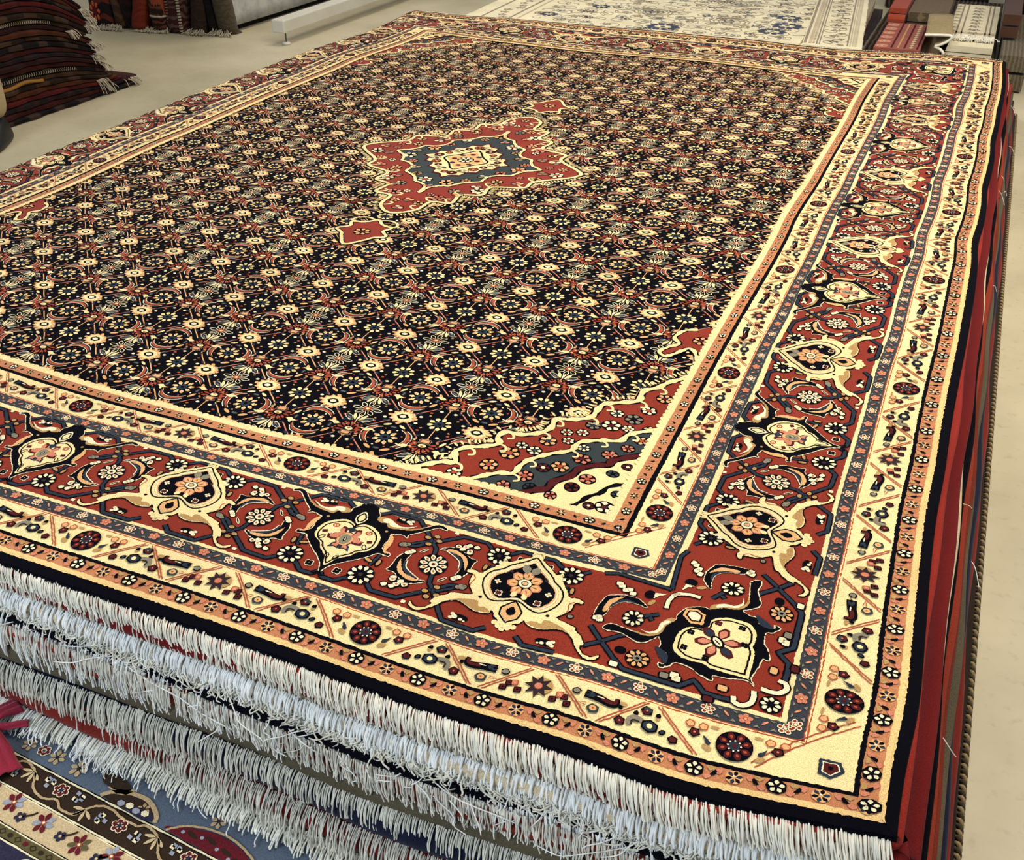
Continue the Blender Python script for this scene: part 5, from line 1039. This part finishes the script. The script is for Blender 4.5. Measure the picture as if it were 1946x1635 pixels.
CI['ncream'] = len(RMATS); RMATS.append(CRM); CI['nbeige'] = len(RMATS); RMATS.append(BEI); CI['nline'] = len(RMATS); RMATS.append(wool('nain_line', (.30, .24, .17))); CI['nnavy'] = len(RMATS); RMATS.append(wool('nain_navy', (.045, .055, .10))); CI['ngrey'] = len(RMATS); RMATS.append(wool('nain_grey', (.34, .34, .32)))
MATS2 = RMATS
rr = np.random.default_rng(11)
def scroll(q, x, y, r, turns, col, w_=.0042, sg=1, a0=0.):
    t = np.linspace(0, 1, 26); a = a0+sg*t*turns*6.28; rad = r*(1-.78*t); q.many(col, 2, ribbon(np.stack([x+rad*np.cos(a), y+rad*np.sin(a)], 1), w_))
def nflower(q, x, y, r, c1, c2):
    q.many(c1, 3, ring(ell(x, y, r, r*.9, 10, 0, .12), .0042)); q.poly(c2, 3, ell(x, y, r*.45, r*.4, 8))
    for k in range(5): q.poly(c1, 3, ell(x+r*1.35*math.cos(k*1.257+x*9), y+r*1.35*math.sin(k*1.257+x*9), r*.30, r*.24, 6))
def nain(q):
    xa, xb, ya, yb = -2.16, -.76, 3.64, 5.0
    for i in range(17):
        for j in range(15):
            x = -1.88+i*.0655+rr.normal(0, .014); y = 3.70+j*.09+rr.normal(0, .014); c = ('nline', 'ngrey', 'nline', 'nnavy')[rr.integers(4)]
            scroll(q, x, y, .036+.016*rr.random(), .9+.5*rr.random(), 'nline' if rr.random() < .7 else 'ngrey', .0036, 1 if rr.random() < .5 else -1, rr.random()*6)
            if rr.random() < .75: nflower(q, x+rr.normal(0, .02), y+rr.normal(0, .02), .012+.008*rr.random(), c, ('nbeige', 'ngrey', 'nnavy', 'tan')[rr.integers(4)])
    for (x, y, s) in ((-1.335, 3.74, 1.2), (-1.70, 4.05, .7), (-.90, 3.82, 1.0), (-.86, 3.95, 1.1), (-.88, 4.12, .9), (-1.86, 3.80, .7)):
        for k in range(10): a = k*.628; q.poly('nnavy', 4, ell(x+.045*s*math.cos(a), y+.040*s*math.sin(a), .017*s, .012*s, 8, a))
        q.poly('ivory', 5, ell(x, y, .022*s, .020*s, 9, 0, .1)); q.poly('nnavy', 6, ell(x, y, .010*s, .010*s, 7))
    for (x, y) in ((-1.45, 4.02), (-1.10, 3.95), (-1.15, 4.35), (-1.62, 4.4)):
        for k in (1, .8, .55): q.many('nline', 3, ring(ell(x, y, .085*k, .070*k, 22, 0, .04), .0042))
        nflower(q, x, y, .020, 'nnavy', 'ngrey')
    for x in (-1.955, -1.99, -2.115): q.many('nbeige' if x > -1.98 else 'nline', 2, ribbon(resample(np.array([(x, ya), (x, yb)]), .03, False), .010))
    for y in np.arange(3.66, 4.95, .055): nflower(q, -2.05+rr.normal(0, .01), y, .014, 'nline', 'nbeige')
def nain2(q):
    ya, yb = 3.66, 5.0
    for x, w_, c in ((-.745, .010, 'nline'), (-.725, .012, 'nbeige'), (-.700, .006, 'nline'), (-.690, .004, 'nline'), (-.585, .006, 'nline'), (-.575, .005, 'nbeige')): q.many(c, 2, ribbon(resample(np.array([(x, ya), (x, yb)]), .03, False), w_))
    for y in np.arange(3.67, 4.95, .022): q.poly('nline', 2, ell(-.712, y, .006, .004, 6)); q.many('nline', 2, ring(ell(-.560, y, .009, .007, 6), .002))
    for k, y in enumerate(np.arange(3.70, 4.9, .105)):
        scroll(q, -.655, y, .034, 1.2, 'nline', .0036, 1, k); scroll(q, -.620, y+.05, .034, 1.2, 'nline', .0036, -1, k*2); nflower(q, -.640, y+.02, .013, 'nnavy' if k % 3 == 0 else 'nline', 'nbeige'); nflower(q, -.612, y-.03, .010, 'nline', 'tan')
DKS = wool('side_dark', (.035, .022, .018)); GC = 'pale carpets behind the stack'
flat_carpet('carpet', None, -2.22, -.60, 3.66, 5.05, .048, .046, .0, DKS, 'dark edged carpet at the floor under the pale cream carpets', 'carpet', GC)
flat_carpet('carpet', None, -2.20, -.57, 3.65, 5.02, .094, .044, -.05, BEI, 'beige edged carpet in the middle of the pale carpet pile', 'carpet', GC)
flat_carpet('carpet', nain2, -.755, -.53, 3.63, 5.0, .150, .026, -.10, CRM, 'cream carpet with a scrolled border showing at the right end of the pale pile', 'carpet', GC)
flat_carpet('carpet', nain, -2.19, -.765, 3.62, 5.0, .148, .050, -.03, CRM, 'cream carpet with navy and grey floral scrolls behind the stack', 'carpet', GC)
m = MB(); P = np.array([[(-2.235+.03*math.cos(a)+.012*math.sin(y*8), y, .075+.045*math.sin(a)) for a in np.linspace(0, 6.28, 13)[:-1]] for y in np.linspace(3.9, 5.2, 20)]); m.grid(P, 0, closed_v=True); o = m.build('rolled_rug', [wool('roll_red', (.16, .02, .02))], None, True); tag(o, 'rolled dark red rug lying along the left side of the pale carpets', 'rug')

# ------------------------------------------------------------------ folded rugs at the back right
def folded(name, xa, xb, ya, yb, z0, z1, mat, label, layers=2, group='folded rugs at the back right', pat=None, rot=0):
    r = empty(name, ((xa+xb)/2, (ya+yb)/2, z0), label, 'rug', group, 0); bpy.context.view_layer.update(); h = (z1-z0)/layers; w_ = xb-xa; cx, cy = (xa+xb)/2, (ya+yb)/2; c, s = math.cos(rot), math.sin(rot)
    # a rug folded back and forth: a serpentine profile swept across the width
    cl = []
    for k in range(layers):
        zc = z0+h*(k+.5); ys = np.linspace(ya+h*.5, yb-h*.5, 10); ys = ys if k % 2 == 0 else ys[::-1]
        cl += [(y, zc) for y in ys]
        if k < layers-1:
            ye_ = yb-h*.5 if k % 2 == 0 else ya+h*.5; sg = 1 if k % 2 == 0 else -1
            cl += [(ye_+sg*h*.5*math.sin(a), zc+h*.5-h*.5*math.cos(a)) for a in np.linspace(0, math.pi, 8)[1:-1]]
    cl = np.array(cl); t = np.gradient(cl, axis=0); t /= np.linalg.norm(t, axis=1, keepdims=True); nr = np.stack([-t[:, 1], t[:, 0]], 1)*h*.42
    ring_ = np.concatenate([cl+nr, (cl-nr)[::-1]]); V = []
    for x in (xa, xa+.004, xb-.004, xb):
        V.append([(cx+(x-cx)*c-(y-cy)*s, cy+(x-cx)*s+(y-cy)*c, z) for y, z in ring_])
    m = MB(); m.grid(np.array(V), 0, closed_v=True); n = len(ring_)
    for base in (0, 3*n):
        for q in range(len(cl)-1): m.f.append([base+q, base+q+1, base+n-2-q, base+n-1-q]); m.m.append(0)
    child(m.build('body', [mat], None, False), r)
    if pat:
        q = Pat(); pat(q); child(q.build('pattern', MATS2, 0, None, lambda V, z: np.stack([cx+(V[:, 0]-cx)*c-(V[:, 1]-cy)*s, cy+(V[:, 0]-cx)*s+(V[:, 1]-cy)*c, z0+h*(layers-.5)+h*.42+.0006+z], 1)), r)
    return r
REDP = wool('folded_red', (.30, .085, .060), .3); TANF = stripewool('folded_tan', (.40, .31, .17), (.28, .20, .10), 20, 1); OLV = stripewool('folded_olive', (.10, .075, .045), (.22, .16, .09), 24, 1); DBR = stripewool('folded_dark', (.020, .015, .011), (.10, .075, .05), 16, 0); BRN = wool('folded_brown', (.075, .035, .022)); GRB = stripewool('folded_greybrown', (.10, .08, .05), (.16, .13, .085), 22, 0)
def redpat(q):
    for k, x in enumerate(np.linspace(-.44, -.345, 5)): q.many('tan' if k % 2 else 'maroon', 2, ribbon(resample(np.array([(x, 3.83), (x, 4.32)]), .03, False), .007))
    for y in np.arange(3.85, 4.32, .085): q.poly('pink', 2, ell(-.478, y, .026, .030, 8)); q.poly('nline', 3, ell(-.478, y, .013, .014, 8)); q.poly('peach', 4, ell(-.478, y, .005, .006, 6))
    for y in np.arange(3.85, 4.32, .04): q.poly('nbeige', 3, ell(-.368, y, .009, .011, 6))
def crmpat(q):
    for x in (-.225, -.205, -.115, -.098): q.many('nline', 2, ribbon(resample(np.array([(x, 4.03), (x, 4.85)]), .03, False), .006))
    for y in np.arange(4.06, 4.82, .07): nflower(q, -.16, y, .016, 'nline', 'ngrey'); nflower(q, -.24, y+.03, .009, 'nbeige', 'nline')
    q.many('nbeige', 2, ribbon(resample(np.array([(-.25, 4.20), (-.08, 4.20)]), .03, False), .03))
folded('folded_rug', -.56, -.06, 3.78, 5.3, .002, .075, DBR, 'dark patterned folded rug on the floor under the folded rugs', 2)
folded('folded_rug', -.505, -.335, 3.80, 4.34, .078, .126, REDP, 'folded red rug with pink medallions and tan stripes behind the stack', 2, pat=redpat)
folded('folded_rug', -.515, -.445, 4.37, 4.75, .078, .175, wool('folded_orange', (.34, .06, .03)), 'small folded orange red rug behind the red medallion one', 4)
folded('folded_rug', -.435, -.275, 4.36, 4.80, .078, .165, OLV, 'folded olive rug with a pale edge behind the red medallion rug', 2)
m = MB(); tr_ = empty('folded_rug', (-.29, 4.1, .08), 'tan rug folded open with a dark inside and a white edge', 'rug', 'folded rugs at the back right'); bpy.context.view_layer.update()
prof = cr(np.array([(-.335, .080), (-.270, .082), (-.248, .100), (-.262, .118), (-.285, .128), (-.270, .134), (-.240, .152), (-.232, .170), (-.262, .172), (-.330, .168)]), False, 4)
G_ = np.array([[(x+.20*(y-3.95)*(-.25), y, z) for x, z in prof] for y in np.linspace(3.90, 4.34, 10)]); m.grid(G_); o = child(m.build('body', [TANF], None, True), tr_); s = o.modifiers.new('thick', 'SOLIDIFY'); s.thickness = .007
P = np.array([[(x, 3.897, z) for x, z in prof]]); child(tubes('edge', P, .0052, COT, None, 6), tr_)['label'] = 'white bound edge'
m = MB(); m.add([(x, 3.93, z) for x, z in prof[4:30]], [tuple(range(26))]); child(m.build('inside', [MW['black']]), tr_)['label'] = 'dark inside of the fold'
folded('folded_rug', -.255, -.075, 3.92, 4.86, .078, .132, CRM, 'folded cream rug with a floral border at the back right', 2, pat=crmpat)
xs_ = np.linspace(-.25, -.08, 150); u = np.linspace(0, 1, 6)[None]; P = np.stack([xs_[:, None]+rng.normal(0, .01, (150, 1))*u, 4.10-.075*u+rng.normal(0, .008, (150, 1)), .1335+.006*np.sin(u*6+xs_[:, None]*400)**2+0*u], 2); o = tubes('loose_fringe', P, .0022, COT, None, 4); tag(o, 'white loose fringe heap lying on the folded cream rug', 'fringe', None, 'stuff')
folded('folded_rug', -.62, -.13, 5.33, 5.95, .002, .42, DBR, 'tall dark folded rugs pile at the very back right', 6)
folded('folded_rug', -.045, .055, 3.78, 4.7, .002, .14, GRB, 'grey brown folded rug at the back right corner beside the floor', 2)
folded('folded_rug', -.062, .002, 4.06, 4.9, .142, .235, BRN, 'brown folded rug on the grey brown one at the back right', 2)
folded('folded_rug', .004, .13, 4.72, 5.5, .002, .30, DBR, 'dark striped folded rug pile at the right edge of the photo', 3)

# ------------------------------------------------------------------ person standing at the left edge (only a lower leg is in the picture)
SKN = plain('skin', (.50, .30, .20), .55, .08, 60, .05, .3); TRO = wool('trousers_beige', (.36, .28, .16), .12, 700, .3, .05); SHT = wool('shirt_grey', (.20, .21, .23), .1, 700, .3, .05); SHO = plain('shoe_black', (.006, .006, .007), .45, .2, 160, .15, .4); HAI = wool('hair_dark', (.03, .022, .016), .2, 300, .4, .1)
FD = Vector((.50, -.866, 0)).normalized(); SD = Vector((-FD.y, FD.x, 0)); PO = Vector((-3.122, 1.795, 0))
pers = empty('person', PO, 'person in beige trousers and black shoes standing at the left edge', 'person'); bpy.context.view_layer.update()
def pp(f, s, z): return PO+FD*f+SD*s+Vector((0, 0, z))
def skin(name, joints, edges, mat, root=0, lev=2):
    me = bpy.data.meshes.new(name); me.from_pydata([j[0] for j in joints], edges, []); me.materials.append(mat); o = bpy.data.objects.new(name, me); C.objects.link(o)
    sk = o.modifiers.new('skin', 'SKIN'); sk.use_smooth_shade = True
    for v, j in zip(me.skin_vertices[0].data, joints): v.radius = j[1] if isinstance(j[1], tuple) else (j[1], j[1])
    me.skin_vertices[0].data[root].use_root = True
    s = o.modifiers.new('sub', 'SUBSURF'); s.levels = lev; s.render_levels = lev
    return child(o, pers)
J = [(pp(0, -.02, .92), .125), (pp(0, -.02, 1.10), .125), (pp(.01, -.02, 1.30), .14), (pp(0, -.02, 1.42), .09), (pp(.01, -.02, 1.50), .052), (pp(.03, -.02, 1.58), .085), (pp(.03, -.02, 1.67), .085)]
E_ = [(0, 1), (1, 2), (2, 3), (3, 4), (4, 5), (5, 6)]
for sg in (1, -1):
    b0 = len(J); J += [(pp(0, -.02+sg*.17, 1.40), .055), (pp(-.02, -.02+sg*.22, 1.13), .042), (pp(.05, -.02+sg*.21, .90), .032), (pp(.07, -.02+sg*.21, .83), (.040, .022))]; E_ += [(3, b0), (b0, b0+1), (b0+1, b0+2), (b0+2, b0+3)]
    for q in range(5):
        h0 = len(J); off_ = (q-1.5)*.016; J += [(pp(.075+off_, -.02+sg*.21, .795 if q < 4 else .83), .009), (pp(.085+off_, -.02+sg*.205, .760 if q < 4 else .80), .008), (pp(.092+off_, -.02+sg*.195, .735-.004*abs(q-1.5) if q < 4 else .775), .007)]; E_ += [(b0+3, h0), (h0, h0+1), (h0+1, h0+2)]
skin('body', J, E_, SKN)
J = [(pp(.005, -.02, 1.02), (.15, .11)), (pp(.005, -.02, .93), (.155, .115))]; E_ = [(0, 1)]
for sg, fo in ((1, .0), (-1, .0)):
    b0 = len(J); sx_ = -.02+sg*.105; J += [(pp(fo, sx_*.9, .80), .088), (pp(fo+.01, sx_, .48), .062), (pp(fo-.005, sx_, .25), .052), (pp(fo-.002, sx_, .066), (.052, .058))]; E_ += [(1, b0), (b0, b0+1), (b0+1, b0+2), (b0+2, b0+3)]
skin('trousers', J, E_, TRO, 1)
J = [(pp(.005, -.02, .98), .150), (pp(.005, -.02, 1.15), .145), (pp(.012, -.02, 1.32), .155), (pp(0, -.02, 1.42), .10)]; E_ = [(0, 1), (1, 2), (2, 3)]
for sg in (1, -1): b0 = len(J); J += [(pp(0, -.02+sg*.175, 1.40), .068), (pp(-.02, -.02+sg*.22, 1.16), .056)]; E_ += [(3, b0), (b0, b0+1)]
skin('shirt', J, E_, SHT)
skin('hair', [(pp(.0, -.02, 1.62), .075), (pp(.01, -.02, 1.70), .092), (pp(.05, -.02, 1.74), .06)], [(0, 1), (1, 2)], HAI)
for sg in (1, -1):
    sx_ = -.02+sg*.105; rows = []
    for t in np.linspace(0, 1, 16):
        f = -.085+.265*t; w_ = .040*(1-abs(2*t-1)**4)**.5*(.86+.22*math.sin(t*2.6))+.002; h = np.interp(t, [0, .05, .25, .42, .6, .8, .95, 1], [.03, .075, .082, .080, .060, .050, .036, .014])
        rows.append([tuple(pp(f, sx_+w_*x, z)) for x, z in ((-.96, .001), (-1.05, .006), (-1.06, .016), (-1.0, .022), (-.9, h*.55), (-.6, h*.9), (0, h), (.6, h*.9), (.9, h*.55), (1.0, .022), (1.06, .016), (1.05, .006), (.96, .001))])
    m = MB(); R = np.array(rows); m.grid(R, 0, closed_v=True); n = R.shape[1]; m.f.append(list(range(n))[::-1]); m.m.append(0); o = len(m.v)-n; m.f.append(list(range(o, o+n))); m.m.append(0)
    o = child(m.build('shoe', [SHO], None, True), pers); s = o.modifiers.new('sub', 'SUBSURF'); s.levels = 1; s.render_levels = 2
